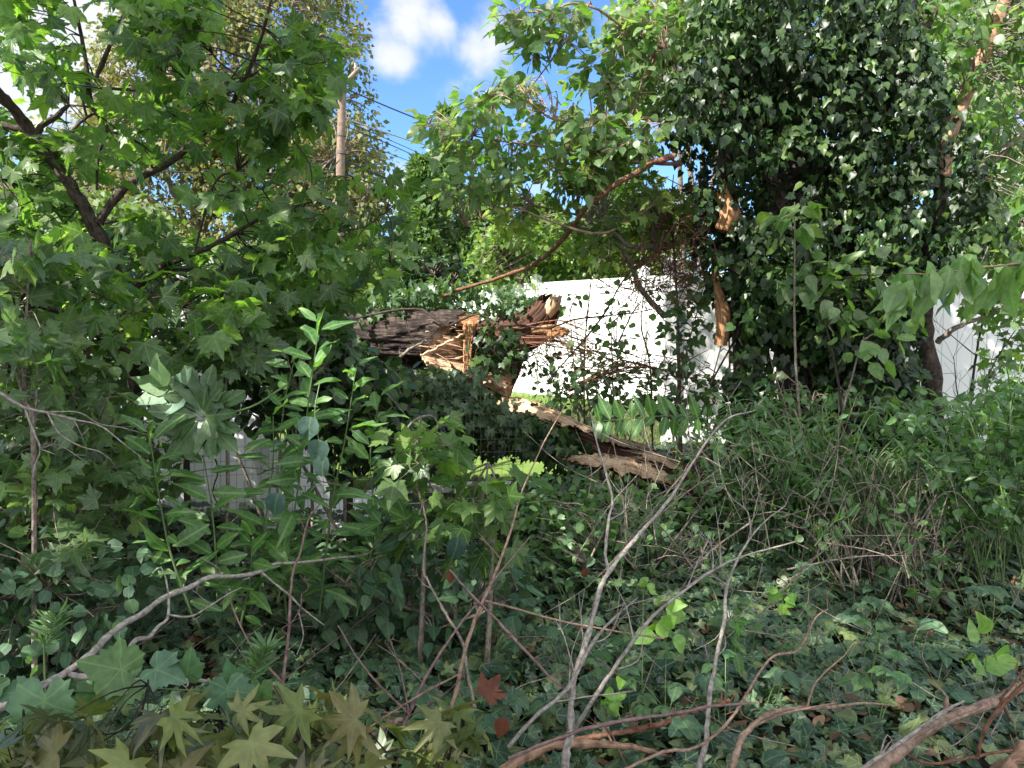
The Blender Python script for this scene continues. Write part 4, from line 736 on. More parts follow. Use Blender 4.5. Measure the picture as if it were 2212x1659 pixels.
ivy_on('ivy leaves draped at the left end of the log', [(640, 690), (760, 700), (800, 780), (760, 900), (660, 860)], 5.2, 6.0, 110)

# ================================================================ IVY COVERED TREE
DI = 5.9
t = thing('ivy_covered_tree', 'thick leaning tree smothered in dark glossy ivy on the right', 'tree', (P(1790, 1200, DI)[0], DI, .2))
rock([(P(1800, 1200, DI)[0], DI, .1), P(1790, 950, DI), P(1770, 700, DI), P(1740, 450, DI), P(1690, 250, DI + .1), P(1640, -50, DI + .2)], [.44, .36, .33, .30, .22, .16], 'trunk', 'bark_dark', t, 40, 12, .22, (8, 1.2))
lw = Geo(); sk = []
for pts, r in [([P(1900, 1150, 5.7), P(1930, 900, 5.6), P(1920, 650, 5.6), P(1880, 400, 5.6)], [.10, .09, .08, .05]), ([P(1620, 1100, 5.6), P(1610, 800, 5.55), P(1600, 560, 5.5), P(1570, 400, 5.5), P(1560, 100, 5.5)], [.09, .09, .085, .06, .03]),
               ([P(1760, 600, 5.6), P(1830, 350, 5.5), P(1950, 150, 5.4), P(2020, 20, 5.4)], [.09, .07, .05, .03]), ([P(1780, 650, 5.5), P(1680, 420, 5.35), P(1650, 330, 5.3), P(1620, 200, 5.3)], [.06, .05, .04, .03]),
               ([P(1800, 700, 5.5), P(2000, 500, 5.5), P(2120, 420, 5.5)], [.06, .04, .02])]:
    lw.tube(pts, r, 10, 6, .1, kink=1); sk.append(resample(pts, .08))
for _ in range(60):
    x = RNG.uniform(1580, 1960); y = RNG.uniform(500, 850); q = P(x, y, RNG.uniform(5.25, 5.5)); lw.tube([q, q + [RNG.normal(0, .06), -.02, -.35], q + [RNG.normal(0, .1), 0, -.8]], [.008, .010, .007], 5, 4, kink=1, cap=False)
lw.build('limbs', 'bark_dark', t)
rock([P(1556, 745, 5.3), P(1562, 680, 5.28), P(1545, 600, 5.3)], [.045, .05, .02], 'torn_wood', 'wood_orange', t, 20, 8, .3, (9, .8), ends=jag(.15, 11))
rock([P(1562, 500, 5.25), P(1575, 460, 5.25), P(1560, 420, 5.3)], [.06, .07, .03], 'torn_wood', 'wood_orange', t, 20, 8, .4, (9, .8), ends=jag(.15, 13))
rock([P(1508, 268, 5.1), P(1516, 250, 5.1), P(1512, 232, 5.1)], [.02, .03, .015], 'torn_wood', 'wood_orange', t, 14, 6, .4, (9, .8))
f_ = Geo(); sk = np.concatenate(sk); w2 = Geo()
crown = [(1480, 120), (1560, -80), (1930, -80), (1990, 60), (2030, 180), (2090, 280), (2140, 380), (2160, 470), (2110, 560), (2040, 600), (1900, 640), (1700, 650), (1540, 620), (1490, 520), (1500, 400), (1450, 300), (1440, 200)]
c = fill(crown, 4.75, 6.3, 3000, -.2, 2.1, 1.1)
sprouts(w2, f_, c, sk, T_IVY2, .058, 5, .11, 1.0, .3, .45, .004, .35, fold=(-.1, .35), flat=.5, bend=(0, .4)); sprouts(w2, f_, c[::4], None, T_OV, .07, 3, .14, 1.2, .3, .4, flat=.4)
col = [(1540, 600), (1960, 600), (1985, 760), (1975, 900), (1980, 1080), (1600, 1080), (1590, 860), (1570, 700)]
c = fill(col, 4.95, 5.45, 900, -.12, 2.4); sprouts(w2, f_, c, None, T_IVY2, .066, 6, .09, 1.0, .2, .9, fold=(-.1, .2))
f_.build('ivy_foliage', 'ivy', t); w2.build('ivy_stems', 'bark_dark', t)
# bright large leaves in front of it
thicket('bright large oval leaves trailing across the ivy trunk', [(1700, 560), (1900, 570), (2010, 620), (1960, 720), (1890, 700), (1750, 690), (1690, 640)], 4.5, 4.9, 34, mat='mulberry', tm=T_OV, size=.10, k=5, thr=-2, name='vine', stems=2, bark='bark_dark')
thicket('pair of broad leaves glowing in front of the upper ivy', [(1620, 440), (1720, 420), (1730, 520), (1650, 530)], 4.4, 4.6, 4, mat='mulberry', tm=T_OV, size=.14, k=4, thr=-2, name='vine', stems=1)
thicket('two sunlit heart shaped leaves low on the ivy trunk', [(1850, 720), (1930, 720), (1930, 790), (1860, 790)], 4.3, 4.5, 5, mat='dogwood', tm=T_ROUND, size=.11, k=3, thr=-2, name='vine', stems=1)

thicket('knee high leafy growth below the lower slab, right of centre', [(1120, 1080), (1300, 1060), (1540, 1080), (1560, 1240), (1380, 1290), (1120, 1240)], 3.7, 4.4, 150, mat='rose', tm=T_OV, size=.055, k=5, thr=-.25, name='leafy_growth', stems=5)
thicket('big dusky leaves massed behind the broken yellowish stem', [(690, 1180), (860, 1150), (1100, 1180), (1120, 1330), (900, 1380), (700, 1330)], 3.0, 3.8, 110, mat='creeper', tm=T_OV, size=.085, k=4, thr=-.25, name='leafy_growth', stems=5)
# ---- second tree at right
D2 = 5.35
limbs = [([(P(2030, 1160, D2)[0], D2, .12), P(2025, 980, D2), P(2012, 820, D2), P(1996, 690, D2), P(2012, 520, D2), P(2036, 400, D2)], [.09, .068, .06, .056, .054, .05]),
         ([P(2036, 400, D2), P(2050, 300, D2), P(2100, 170, D2), P(2150, 60, D2), P(2190, -60, D2)], [.05, .046, .044, .042, .04]),
         ([P(2025, 740, D2), P(2060, 710, D2 - .1), P(2110, 690, D2 - .1), P(2230, 640, D2 - .2)], [.02, .018, .014, .01]),
         ([P(2030, 420, D2), P(2100, 380, D2 + .3), P(2200, 300, D2 + .4), P(2300, 230, D2 + .5)], [.03, .03, .03, .03])]
tr = thing('slender_tree', 'slim tree with dark lower trunk and sunlit orange upper trunk at right', 'tree', limbs[0][0][0])
m = Geo(); m.tube(limbs[0][0], limbs[0][1], 14, 6, .05, kink=.5); m.build('lower_trunk', 'bark_dark', tr)
m = Geo(); m.tube(limbs[1][0], limbs[1][1], 14, 6, .05, kink=.5); m.build('upper_trunk', 'bark_orange', tr)  # same trunk higher up, sunlit tone put into the bark colour
m = Geo(); [m.tube(a, b, 8, 5, .08, kink=1) for a, b in limbs[2:]]
f_ = Geo(); c = np.concatenate([fill([(1960, -60), (2330, -60), (2330, 560), (2180, 560), (2160, 380), (2120, 240), (2040, 120)], 5.0, 6.6, 230, -.05, 1.6), fill([(2050, 480), (2230, 520), (2230, 700), (2120, 640)], 4.6, 5.4, 30, -2)])
sprouts(m, f_, c, np.concatenate([resample(a, .08) for a, b in limbs]), T_OV, .09, 6, .14, .7, .6, .3, .004, 1.2); m.build('side_branches', 'bark_stick', tr); f_.build('crown', 'mulberry', tr)

# ---- hanging dogwood branch, nearest on the right
t = thing('dogwood_branch', 'overhanging branch with large glossy drooping leaves at the right edge', 'branch', P(2300, 545, 2.3)); m = Geo(); br = [P(2330, 548, 2.3), P(2212, 568, 2.3), P(2120, 578, 2.3), P(2030, 590, 2.3), P(1950, 592, 2.3)]; m.tube(br, [.005, .0045, .004, .003, .002], 6, 5)
f_ = Geo(); q = resample(br[1:], .02); n = 40; pos = q[RNG.integers(0, len(q), n)] + RNG.normal(0, .03, (n, 3)); tip = np.stack([RNG.normal(-.15, .4, n), RNG.normal(-.2, .3, n), -np.ones(n)], 1)
f_.leaves(T_LANCE, pos, tip, RNG.normal(0, .75, (n, 3)) + [0, -1, .3], .13 * RNG.uniform(1.2, 1.6, n), .13 * RNG.uniform(.5, 1.05, n), bend=RNG.uniform(.1, .6, n), fold=RNG.uniform(.1, .4, n)); m.build('twig', 'bark_tan', t); f_.build('foliage', 'dogwood', t)

# ---- red brown vine arching across and leafy sunlit branches in the middle
z2 = lambda x, y, d: Z(2, x, y, d)
stick('thick red brown vine arching from the ivy tree down to the log', [z2(2160, 960, 4.75), z2(2050, 985, 4.75), z2(1900, 1070, 4.8), z2(1730, 1180, 4.9), z2(1610, 1290, 5.05), z2(1500, 1440, 5.3), z2(1340, 1590, 5.6), z2(1190, 1660, 5.9), z5(900, 240, 6.0), z5(730, 300, 6.05)], [.026, .021, .019, .018, .017, .016, .013], 'bark_red', 'woody_vine', 'vine', sides=10, kink=1.2)
stick('straight dark twig slanting up beside the brown root tangle', [z5(1400, 800, 5.5), z5(1700, 450, 5.4), z5(1880, 160, 5.3), z2(2200, 1350, 5.2)], [.006, .007, .006, .005], 'bark_dark', twigs=4, tl=.2)
D5 = 5.0
limbs = [([P(1700, 100, 5.8), P(1500, -150, 5.9), P(1200, -260, 6.0), P(800, -250, 6.0)], [.06, .045, .03, .012]), ([z2(2300, 760, 5.3), z2(2030, 730, D5), z2(1900, 715, D5), z2(1660, 730, D5), z2(1430, 730, D5), z2(1300, 640, 4.9), z2(1170, 580, 4.8), z2(1050, 590, 4.7)], [.018, .014, .011, .009, .007, .005, .004, .002]),
         ([z2(2200, 1000, 5.3), z2(1950, 990, D5), z2(1600, 960, D5), z2(1400, 900, D5), z2(1100, 860, D5), z2(850, 810, 4.9), z2(660, 770, 4.8)], [.016, .013, .010, .008, .006, .004, .002]),
         ([z2(2100, 1200, 5.2), z2(1750, 1420, D5), z2(1400, 1350, D5), z2(1150, 1260, D5), z2(900, 1380, 4.9)], [.012, .010, .008, .006, .003]),
         ([z2(2100, 300, 5.3), z2(1900, 200, 5), z2(1700, 60, 4.9), z2(1550, 20, 4.9), z2(1400, 60, 4.8), z2(1050, 100, 4.7)], [.012, .010, .008, .006, .004, .002]),
         ([z2(1650, 10, 4.9), z2(1500, 250, 4.85), z2(1350, 450, 4.8), z2(1250, 580, 4.8)], [.006, .005, .004, .002])]
zz = lambda pl: [((800 + x / 2.44) * .864, y / 2.44 * .864) for x, y in pl]
tree('mulberry_tree', 'leafy boughs with pointed oval leaves reaching left from the ivy tree into the blue sky', limbs, [
  ((zz([(640, 760), (820, 640), (1040, 560), (1130, 460), (1250, 500), (1440, 640), (1620, 720), (2000, 700), (2200, 900), (2150, 1120), (1900, 1150), (1650, 1180), (1400, 1100), (1150, 1150), (900, 1050), (760, 930)]), 4.5, 5.6, 215), dict(thr=-.22)),
  ((zz([(600, 1200), (800, 1080), (1000, 1050), (1200, 1150), (1000, 1250), (700, 1250)]), 4.6, 5.2, 16), dict(thr=-.5)),
  ((zz([(1040, 90), (1180, 60), (1500, 20), (1680, 10), (1640, 120), (1540, 260), (1440, 350), (1340, 470), (1290, 430), (1260, 300), (1140, 220)]), 4.5, 5.1, 48), dict(thr=-.2, freq=3)),
  ((zz([(1500, 480), (1620, 380), (1740, 300), (1800, 100), (1900, 20), (2250, 0), (2300, 700), (2000, 650), (1700, 560)]), 4.9, 6.0, 170), dict(thr=-.12)),
  (([(560, -430), (1700, -430), (1700, -50), (560, -50)], 5.3, 6.7, 420), dict(thr=-.3))],  # unseen foliage above the view, added to shade the right fence
  'mulberry', 'bark_tan', T_OV, .088, 5, .12, cat='tree', reach=.8, twig=.003, droop=.5, up=.6, face=.3, pet=.002, wood_name='limbs', crown='foliage', wind=(-.35, 0, 0), loc=P(1700, 1150, 5.6))
limbs = [([z2(2150, 1500, 5.6), z2(1900, 1500, 5.4), z2(1700, 1350, 5.3), z2(1300, 1250, 5.2)], [.02, .016, .012, .005]), ([z5(2100, 420, 5.7), z5(1960, 250, 5.6), z5(1880, 60, 5.5), z2(1800, 1480, 5.5), z2(1650, 1350, 5.4)], [.022, .02, .018, .014, .006])]
tree('maple_sapling', 'yellow green maple boughs below the arching red brown vine', limbs, [((zz([(1100, 1220), (1250, 1180), (1500, 1150), (1750, 900), (1900, 850), (2000, 1100), (2150, 1200), (2150, 1550), (1900, 1600), (1600, 1580), (1300, 1420), (1080, 1400)]), 4.9, 6.0, 190), dict(thr=-.12))],
  'vine', 'bark_stick', T_MAPLE, .078, 5, .12, cat='sapling', reach=.7, twig=.003, pet=.002, wood_name='stem', crown='foliage', loc=P(1480, 1050, 5.8), face=.2)
# root tangle beside the ivy tree and upright bare stems before the fence
t = thing('vine_tangle', 'curling tangle of thin brown vine stems left of the ivy tree', 'vine', P(1450, 500, 5.4)); m = Geo()
for _ in range(150):
    q = fill([(1380, 430), (1520, 400), (1540, 560), (1500, 640), (1380, 620)], 5.2, 5.8, 1, -2)[0]; pts = [q]
    for _ in range(5): pts.append(pts[-1] + RNG.normal(0, .07, 3) + [.0, 0, -.03])
    m.tube(pts, [.0035, .002], 4, 4, cap=False)
for _ in range(46):
    q = fill([(1250, 560), (1480, 480), (1480, 640), (1280, 640)], 5.3, 6.2, 1, -2)[0]; m.tube([q, q + RNG.normal(0, .12, 3) + [.1, 0, .03], q + RNG.normal(0, .2, 3) + [.28, 0, 0]], [.004, .003, .0015], 4, 4, kink=1, cap=False)
m.build('stems', 'bark_red', t)
stick('upright grey stem standing against the fence post', [(P(1468, 1150, 5.9)[0], 5.9, .2), P(1470, 960, 5.9), P(1466, 800, 5.9), P(1462, 640, 5.9), P(1452, 500, 5.9)], [.022, .02, .016, .013, .008], 'bark_stick', 'bare_shoot', 'stem', twigs=8, tl=.3)
stick('slim red brown shoot rising before the sunlit fence', [(P(1262, 1100, 6.2)[0], 6.2, .2), P(1262, 800, 6.2), P(1268, 690, 6.2), P(1282, 560, 6.2)], [.009, .009, .007, .004], 'bark_red', 'bare_shoot', 'stem', twigs=12, tl=.35, tbias=(0, 0, .6))
stick('forked brown shoot rising before the right part of the sunlit fence', [(P(1410, 1100, 6.0)[0], 6.0, .2), P(1405, 800, 6.0), P(1385, 700, 6.0), P(1398, 590, 6.0)], [.010, .009, .007, .004], 'bark_red', 'bare_shoot', 'stem', twigs=12, tl=.4, tbias=(0, 0, .5))
thicket('sparse young leaves on thin shoots in front of the sunlit fence', [(1220, 620), (1460, 600), (1450, 830), (1260, 860), (1180, 780)], 5.4, 6.2, 42, mat="mulberry", tm=T_ROUND, size=.06, k=4, thr=-2, name='young_shoots', stems=4)
thicket('leafy patch between log and root bundle', [(1120, 760), (1250, 790), (1420, 830), (1460, 880), (1300, 900), (1150, 860)], 5.6, 6.2, 70, mat='bitter', size=.06, thr=-.3, stems=4)

thicket('trailing vine leaves hanging over the fence post left of the ivy tree', [(1440, 590), (1600, 590), (1600, 950), (1430, 900)], 5.3, 5.9, 75, mat='bitter', tm=T_IVY2, size=.07, k=5, thr=-.3, name='vine', stems=5, bark='bark_red')
# ================================================================ SHRUBS ON THE RIGHT AND CENTRE
def cane_bush(label, cx, yb, d, n, spreadx, hmin, hmax, leafn, mat='rose', size=.058, tm=T_OV, cane='cane_green', name='shrub', arch=.5, k=4, cat='shrub', r=.005):
    b0 = P(cx, yb, d); z = gh(b0[0], d); t = thing(name, label, cat, (b0[0], d, z)); w_ = Geo(); sk = []
    for i in range(n):
        a = np.array([b0[0] + RNG.normal(0, .12), d + RNG.normal(0, .1), z]); th = RNG.uniform(0, 2 * math.pi); rr = RNG.uniform(.3, 1) * spreadx; h = RNG.uniform(hmin, hmax)
        p1 = a + [math.cos(th) * rr * .35, math.sin(th) * rr * .3, h * .7]; p2 = a + [math.cos(th) * rr * .8, math.sin(th) * rr * .6, h]; p3 = a + [math.cos(th) * rr * 1.35, math.sin(th) * rr * .9, h * (1 - arch * RNG.uniform(.1, .9))]
        w_.tube([a, p1, p2, p3], [r, r * .8, r * .6, r * .25], 5, 6, cap=False); q = resample([a, p1, p2, p3], .03); sk.append(q[len(q) // 3:])
    w_.build('canes', cane, t); sk = np.concatenate(sk); c = sk[RNG.integers(0, len(sk), leafn)] + RNG.normal(0, .04, (leafn, 3)); f_ = Geo(); w3 = Geo(); sprouts(w3, f_, c, sk, tm, size, k, .055, .35, .7, .3, .0015, .3); f_.build('foliage', mat, t); w3.build('twigs', cane, t); return t
cane_bush('arching green caned bush in front of the ivy trunk', 1790, 1290, 4.2, 46, .8, .5, 1.0, 380, tm=T_LANCE, size=.075)
cane_bush('green caned bush filling the lower right edge', 2140, 1250, 4.0, 34, .7, .6, 1.1, 380)
cane_bush('thin leaved bush right of the split slabs', 1640, 1240, 4.4, 24, .45, .5, .95, 260, tm=T_LANCE, size=.08)
cane_bush('tangled bare canes at the foot of the slim tree', 1930, 1330, 3.9, 60, .6, .3, .8, 50, cane='bark_stick', r=.0045, name='cane_tangle', cat='canes')
cane_bush('low leafy shrub under the split slabs', 1250, 1220, 4.3, 16, .4, .3, .55, 130)
cane_bush('leafy shrub at far right below the dappled fence', 2190, 1130, 4.9, 20, .6, .6, 1.2, 240, mat='rose', size=.06)
thicket('shrubby green growth in front of the shaded fence at far right', [(2040, 560), (2120, 620), (2260, 640), (2330, 760), (2330, 1100), (2180, 1080), (2120, 900), (2150, 760)], 5.2, 6.2, 110, mat='maple', tm=T_MAPLE_LO, size=.08, k=5, thr=.0, name='bush', stems=8)
thicket('fresh green bush spreading along the lower right', [(1960, 980), (2100, 920), (2330, 940), (2330, 1300), (2180, 1300), (2060, 1160)], 4.0, 4.9, 130, mat='rose', tm=T_LANCE, size=.085, k=5, thr=-.2, name='bush', stems=8)
thicket('leafy growth at the base of the ivy trunk', [(1560, 900), (1700, 820), (1900, 860), (2000, 940), (2020, 1120), (1700, 1160), (1540, 1080)], 4.3, 5.0, 100, mat='rose', tm=T_OV, size=.06, k=5, thr=-.05, name='bush', stems=8)
stick('dark bare twiggy shrub in front of the dappled fence at far right', [(P(2090, 1150, 5.6)[0], 5.6, .2), P(2095, 900, 5.6), P(2110, 760, 5.6), P(2140, 620, 5.6)], [.012, .012, .010, .005], 'bark_dark', 'bare_shrub', 'shrub', twigs=26, tl=.55, forks=[([P(2098, 900, 5.6), P(2150, 780, 5.6), P(2210, 690, 5.6)], [.008, .004]), ([P(2096, 950, 5.6), P(2070, 860, 5.5), P(2060, 770, 5.5)], [.006, .003])])
# compound leaf frond (tree of heaven)
def frond(label, pts, n, ln, mat='lance', group=None, droop=.9, tm=T_LANCE, name='compound_leaf'):
    t = thing(name, label, 'leaf', pts[0], group); m = Geo(); m.tube(pts, [.003, .0012], 5, 5, cap=False); m.build('leaf_stalk', 'cane_green', t); q = resample(pts, .005); f_ = Geo(); pos = []; tip = []
    for i in range(n):
        a = q[int((.12 + .88 * i / n) * (len(q) - 1))]; T = nrmz(q[-1] - q[0])
        for s in (-1, 1): pos.append(a); v = np.array([0, -.25, 1. if s > 0 else -1.]) ; tip.append(v * droop + T * .45 + RNG.normal(0, .2, 3))
    n2 = len(pos); f_.leaves(tm, pos + RNG.normal(0, .004, (n2, 3)), tip, RNG.normal(0, .45, (n2, 3)) + [0, -1, .35], ln * 1.5 * RNG.uniform(.75, 1.15, n2), ln * RNG.uniform(.65, 1.1, n2), bend=RNG.uniform(0, .35, n2), fold=RNG.uniform(0, .4, n2)); f_.build('leaflets', mat, t)
frond('big compound leaf with paired pointed leaflets beside the lower slab', [P(1540, 905, 3.6), P(1450, 898, 3.6), P(1350, 905, 3.6), P(1270, 912, 3.6)], 10, .115)
frond('compound leaf hanging before the brush at lower right', [P(1590, 1300, 2.9), P(1592, 1370, 2.9), P(1580, 1430, 2.9)], 5, .09, droop=.3)
frond('second compound leaf low beside the pale fork stem', [P(1760, 1180, 3.2), P(1800, 1130, 3.2), P(1850, 1110, 3.2)], 6, .07)

# ================================================================ LANCE LEAVED SHRUBS, LEFT CENTRE
def lance_plant(label, pts, n, size=.135, mat='lance', r=.005, tm=T_LANCE, wide=1.3, top=True, name='leafy_shoot', group='lance leaved shoots', up=.45, cat='shoot'):
    t = thing(name, label, cat, pts[0], group); m = Geo(); m.tube(pts, [r, r * .35], 7, 6); m.build('stem', 'cane_green', t); q = resample(pts, .01); f_ = Geo(); m2 = Geo(); pos = []; tip = []
    for i in range(n):
        s = .12 + .88 * (i / (n - 1)); a = q[int(s * (len(q) - 1))]; th = i * 2.4 + RNG.normal(0, .3); u = up + .9 * max(0, s - .8) * 3; pos.append(a); tip.append([math.cos(th), math.sin(th) * .8 - .15, u + RNG.uniform(-.75, .55)])
    n2 = len(pos); tip = np.array(tip); sz = size * RNG.uniform(.55, 1.15, n2); nr = np.array([0, -.7, .9]) + RNG.normal(0, .4, (n2, 3)); f_.leaves(tm, np.array(pos) + nrmz(tip) * .012, tip, nr, sz * wide, sz, bend=RNG.uniform(.15, .5, n2), fold=RNG.uniform(.1, .35, n2)); f_.build('foliage', mat, t); return t
lp = [
 ('lance leaved shoot rising through the gap left of the log', [(620, 1340, 3.3), (600, 1100, 3.25), (610, 900, 3.2), (640, 760, 3.2)], 22),
 ('lance leaved shoot closest to the big maple seedling', [(800, 1330, 3.3), (810, 1150, 3.3), (800, 980, 3.25), (820, 860, 3.25)], 20),

 ('tallest lance leaved shoot, reaching up over the left end of the log', [(600, 1300, 3.0), (640, 1080, 2.95), (665, 880, 2.9), (690, 700, 2.85)], 26),
 ('lance leaved shoot just right of the tallest one', [(690, 1330, 3.1), (715, 1100, 3.0), (745, 950, 2.95), (770, 790, 2.9)], 20),
 ('lance leaved shoot with broad leaves before the fallen white panel', [(560, 1290, 2.9), (575, 1120, 2.9), (590, 1000, 2.85), (590, 900, 2.8)], 16),
 ('lance leaved shoot left of the mesh with upright tips', [(420, 1340, 2.7), (370, 1200, 2.7), (345, 1080, 2.65), (320, 920, 2.6)], 18),
 ('lance leaved shoot standing before the bright fence strip', [(470, 1300, 2.8), (465, 1180, 2.8), (455, 1080, 2.8), (440, 990, 2.75)], 13),
 ('short lance leaved shoot over the ivy in the middle left', [(520, 1350, 2.8), (540, 1250, 2.8), (545, 1160, 2.75)], 11),
 ('lance leaved shoot in shade behind the others', [(650, 1320, 3.4), (650, 1180, 3.4), (660, 1050, 3.4)], 13),
 ('lance leaved shoot leaning right toward the fallen rail', [(770, 1330, 3.1), (800, 1200, 3.1), (840, 1100, 3.05)], 12)]
for l, p, n in lp: lance_plant(l, [P(*q) for q in p], int(n * 1.5))
# sassafras rosette
t = thing('lobed_sprig', 'rosette of large lobed olive green leaves before the mesh fence', 'sprig', P(520, 915, 2.9)); m = Geo(); ctr = P(437, 900, 2.75); m.tube([P(620, 830, 3.1), P(540, 880, 2.9), ctr], [.005, .004, .004], 6, 5); m.tube([ctr, P(400, 870, 2.75), P(330, 830, 2.8)], [.004, .003, .002], 6, 4); m.build('twig', 'cane_green', t)
f_ = Geo(); n = 14; th = np.linspace(-2.6, 2.7, n); tip = np.stack([np.sin(th), RNG.uniform(-.7, .3, n), np.cos(th) * .9 + .1], 1); f_.leaves(T_SASS, np.tile(ctr, (n, 1)) + nrmz(tip) * .02, tip, np.array([[0, -1, .35]]) + RNG.normal(0, .25, (n, 3)), .15 * RNG.uniform(.8, 1.1, n), bend=RNG.uniform(.1, .3, n), fold=.1); f_.build('foliage', 'sassafras', t)
t = thing('oval_leaf_sprig', 'sprig of five pale oval leaves above the lobed rosette', 'sprig', P(430, 880, 2.8)); m = Geo(); m.tube([P(430, 885, 2.76), P(380, 845, 2.75), P(350, 835, 2.75)], [.003, .002], 5, 4); m.build('twig', 'cane_green', t); f_ = Geo()
ct = [P(375, 842, 2.75), P(365, 840, 2.75), P(350, 836, 2.74), P(385, 838, 2.75), P(395, 850, 2.75)]; tp = [(-1, -.2, -.2), (-.9, 0, .35), (-.1, -.3, 1), (.5, -.2, .8), (-.4, -.6, -.6)]
f_.leaves(T_OV, ct, tp, [(0, -1, .6)] * 5, .13 * np.array([1.1, 1, .8, .7, .8]), bend=.2, fold=.15); f_.build('foliage', 'grape', t)
t = thing('curled_leaf_sprig', 'hanging blue green leaves between the lance leaved shoots', 'sprig', P(670, 890, 2.7)); f_ = Geo(); m = Geo(); m.tube([P(690, 830, 2.75), P(680, 890, 2.7), P(690, 960, 2.7)], [.002, .0015], 5, 4); m.build('twig', 'cane_green', t)
f_.leaves(T_ROUND, [P(672, 900, 2.7), P(692, 950, 2.7), P(700, 985, 2.7), P(600, 1065, 2.7), P(990, 1160, 2.7)], [(-.2, -.2, -1)] * 5, [(0, -1, .2), (.3, -1, .2), (-.3, -1, .1), (0, -1, .3), (.4, -1, .1)], .09, bend=.3, fold=.4); f_.build('foliage', 'blue', t)

# ================================================================ CREEPER SEEDLINGS IN THE GROUND COVER
def palm_seedling(x, y, nleaf, size, mat, label, group, h=.14, tm=T_OV, name='creeper_seedling'):
    z = gh(x, y); t = thing(name, label, 'seedling', (x, y, z), group); m = Geo(); f_ = Geo()
    for _ in range(nleaf):
        top = np.array([x + RNG.normal(0, .09), y + RNG.normal(0, .09), z + h * RNG.uniform(.8, 1.5)]); m.tube([(x, y, z), (np.array([x, y, z]) + top) / 2 + RNG.normal(0, .01, 3), top], [.0025, .002], 4, 3, cap=False)
        k = RNG.choice([3, 5, 5]); th = RNG.uniform(0, 6.28) + np.arange(k) / k * 2 * math.pi * (.85 if k == 5 else 1); tip = np.stack([np.cos(th), np.sin(th), np.full(k, -.2)], 1); s = size * RNG.uniform(.75, 1.2) * (1 - .25 * np.abs(np.linspace(-1, 1, k)))
        f_.leaves(tm, np.tile(top, (k, 1)), tip, np.array([[RNG.normal(0, .2), -.35 + RNG.normal(0, .2), 1]] * k), s, bend=.22, fold=.12)
    m.build('stem', 'cane_green', t); f_.build('foliage', mat, t); return t
MARKS = [(60, 1500, 'the grey branch at the left corner'), (430, 1260, 'the arching grey branch'), (610, 1300, 'the upright brown stem'), (800, 1220, 'the tip of the grey branch'), (960, 1200, 'the broken yellowish stem'), (1040, 1490, 'the big rust brown leaf'), (1130, 1390, 'the purple cane'), (1280, 1350, 'the grey forked sapling'), (1400, 1560, 'the red brown branch stub'), (1580, 1350, 'the pale sapling with a snag'), (1750, 1540, 'the curving tan branch'), (1900, 1330, 'the tangle of bare canes'), (2050, 1480, 'the thick corner branch'), (2150, 1300, 'the bush at the right edge'), (860, 1480, 'the crossing brown stems'), (230, 1400, 'the grape leaves')]
SEEN = {}
def where(x, y, z):
    r = np.array([x, y, z]) - CAM; f = r[1] * cp - r[2] * sp; v = (r[1] * sp + r[2] * cp); px = 1106 + F * r[0] / f; py = 829.5 - F * v / f
    m = min(MARKS, key=lambda q: (q[0] - px) ** 2 + (q[1] - py) ** 2); dx = px - m[0]; dy = py - m[1]
    side = ('just left of ', 'just right of ')[dx > 0] if abs(dx) > abs(dy) else ('above ', 'below ')[dy > 0]
    far = 'farther out, ' if (dx * dx + dy * dy) > 130 ** 2 else ''
    return far + side + m[2]
def seed_label(base, x, y, z, h, nl):
    for adj in (('tall', 'low')[h < .15], ('broad', 'narrow')[nl < 3], 'pale', 'dusky', 'loose', 'upright'):
        l = f'{adj} {base}, {where(x, y, z)}'
        if l not in SEEN: SEEN[l] = 1; return l
    return l
GS = 'five fingered creeper seedlings among the ground ivy'
for k in range(60):
    xx, yy = [q[0] for q in frustum_pts(1, 2.4, 5.0, -.1)]; hh = RNG.uniform(.10, .2); nl = RNG.integers(2, 5)
    palm_seedling(xx, yy, nl, RNG.uniform(.065, .095), 'creeper', seed_label('blue green creeper seedling', xx, yy, gh(xx, yy) + .1, hh, nl), GS, h=hh)
GP = 'young light green seedlings over the ground ivy'
for k in range(40):
    xx, yy = [q[0] for q in frustum_pts(1, 2.3, 4.6, .0)]
    if xx < -.6: continue
    hh = RNG.uniform(.12, .24); palm_seedling(xx, yy, RNG.integers(3, 6), RNG.uniform(.05, .075), 'rose', seed_label('light green seedling', xx, yy, gh(xx, yy) + .1, hh, 4), GP, h=hh, tm=T_OV, name='leafy_seedling')
n = 0
for (px, py, d, l, s) in [(1440, 1345, 2.6, 'bright lime green three leaf sprig in front of the grey forked sapling', .07), (1690, 1290, 2.9, 'bright green sprig beside the pale fork stem', .05), (2130, 1420, 2.5, 'lime leaved sprig at the right edge over the ivy', .08), (1390, 1270, 2.6, 'chain of tiny lime leaves climbing a thin stem', .035), (1310, 1520, 2.45, 'bright sprig of pointed leaves near the bottom centre', .05)]:
    b = P(px, py, d); t = thing('leafy_sprig', l, 'sprig', (b[0], d, gh(b[0], d))); m = Geo(); m.tube([(b[0], d, gh(b[0], d)), b], [.002, .0012], 4, 4, cap=False); m.build('stem', 'cane_green', t)
    f_ = Geo(); k = 9; pos = b + RNG.normal(0, s * .6, (k, 3)); f_.leaves(T_OV, pos, RNG.normal(0, .6, (k, 3)) + [0, -.3, .3], RNG.normal(0, .4, (k, 3)) + [0, -.8, .6], s * RNG.uniform(.8, 1.3, k), bend=.2, fold=.15); f_.build('foliage', 'fresh', t)

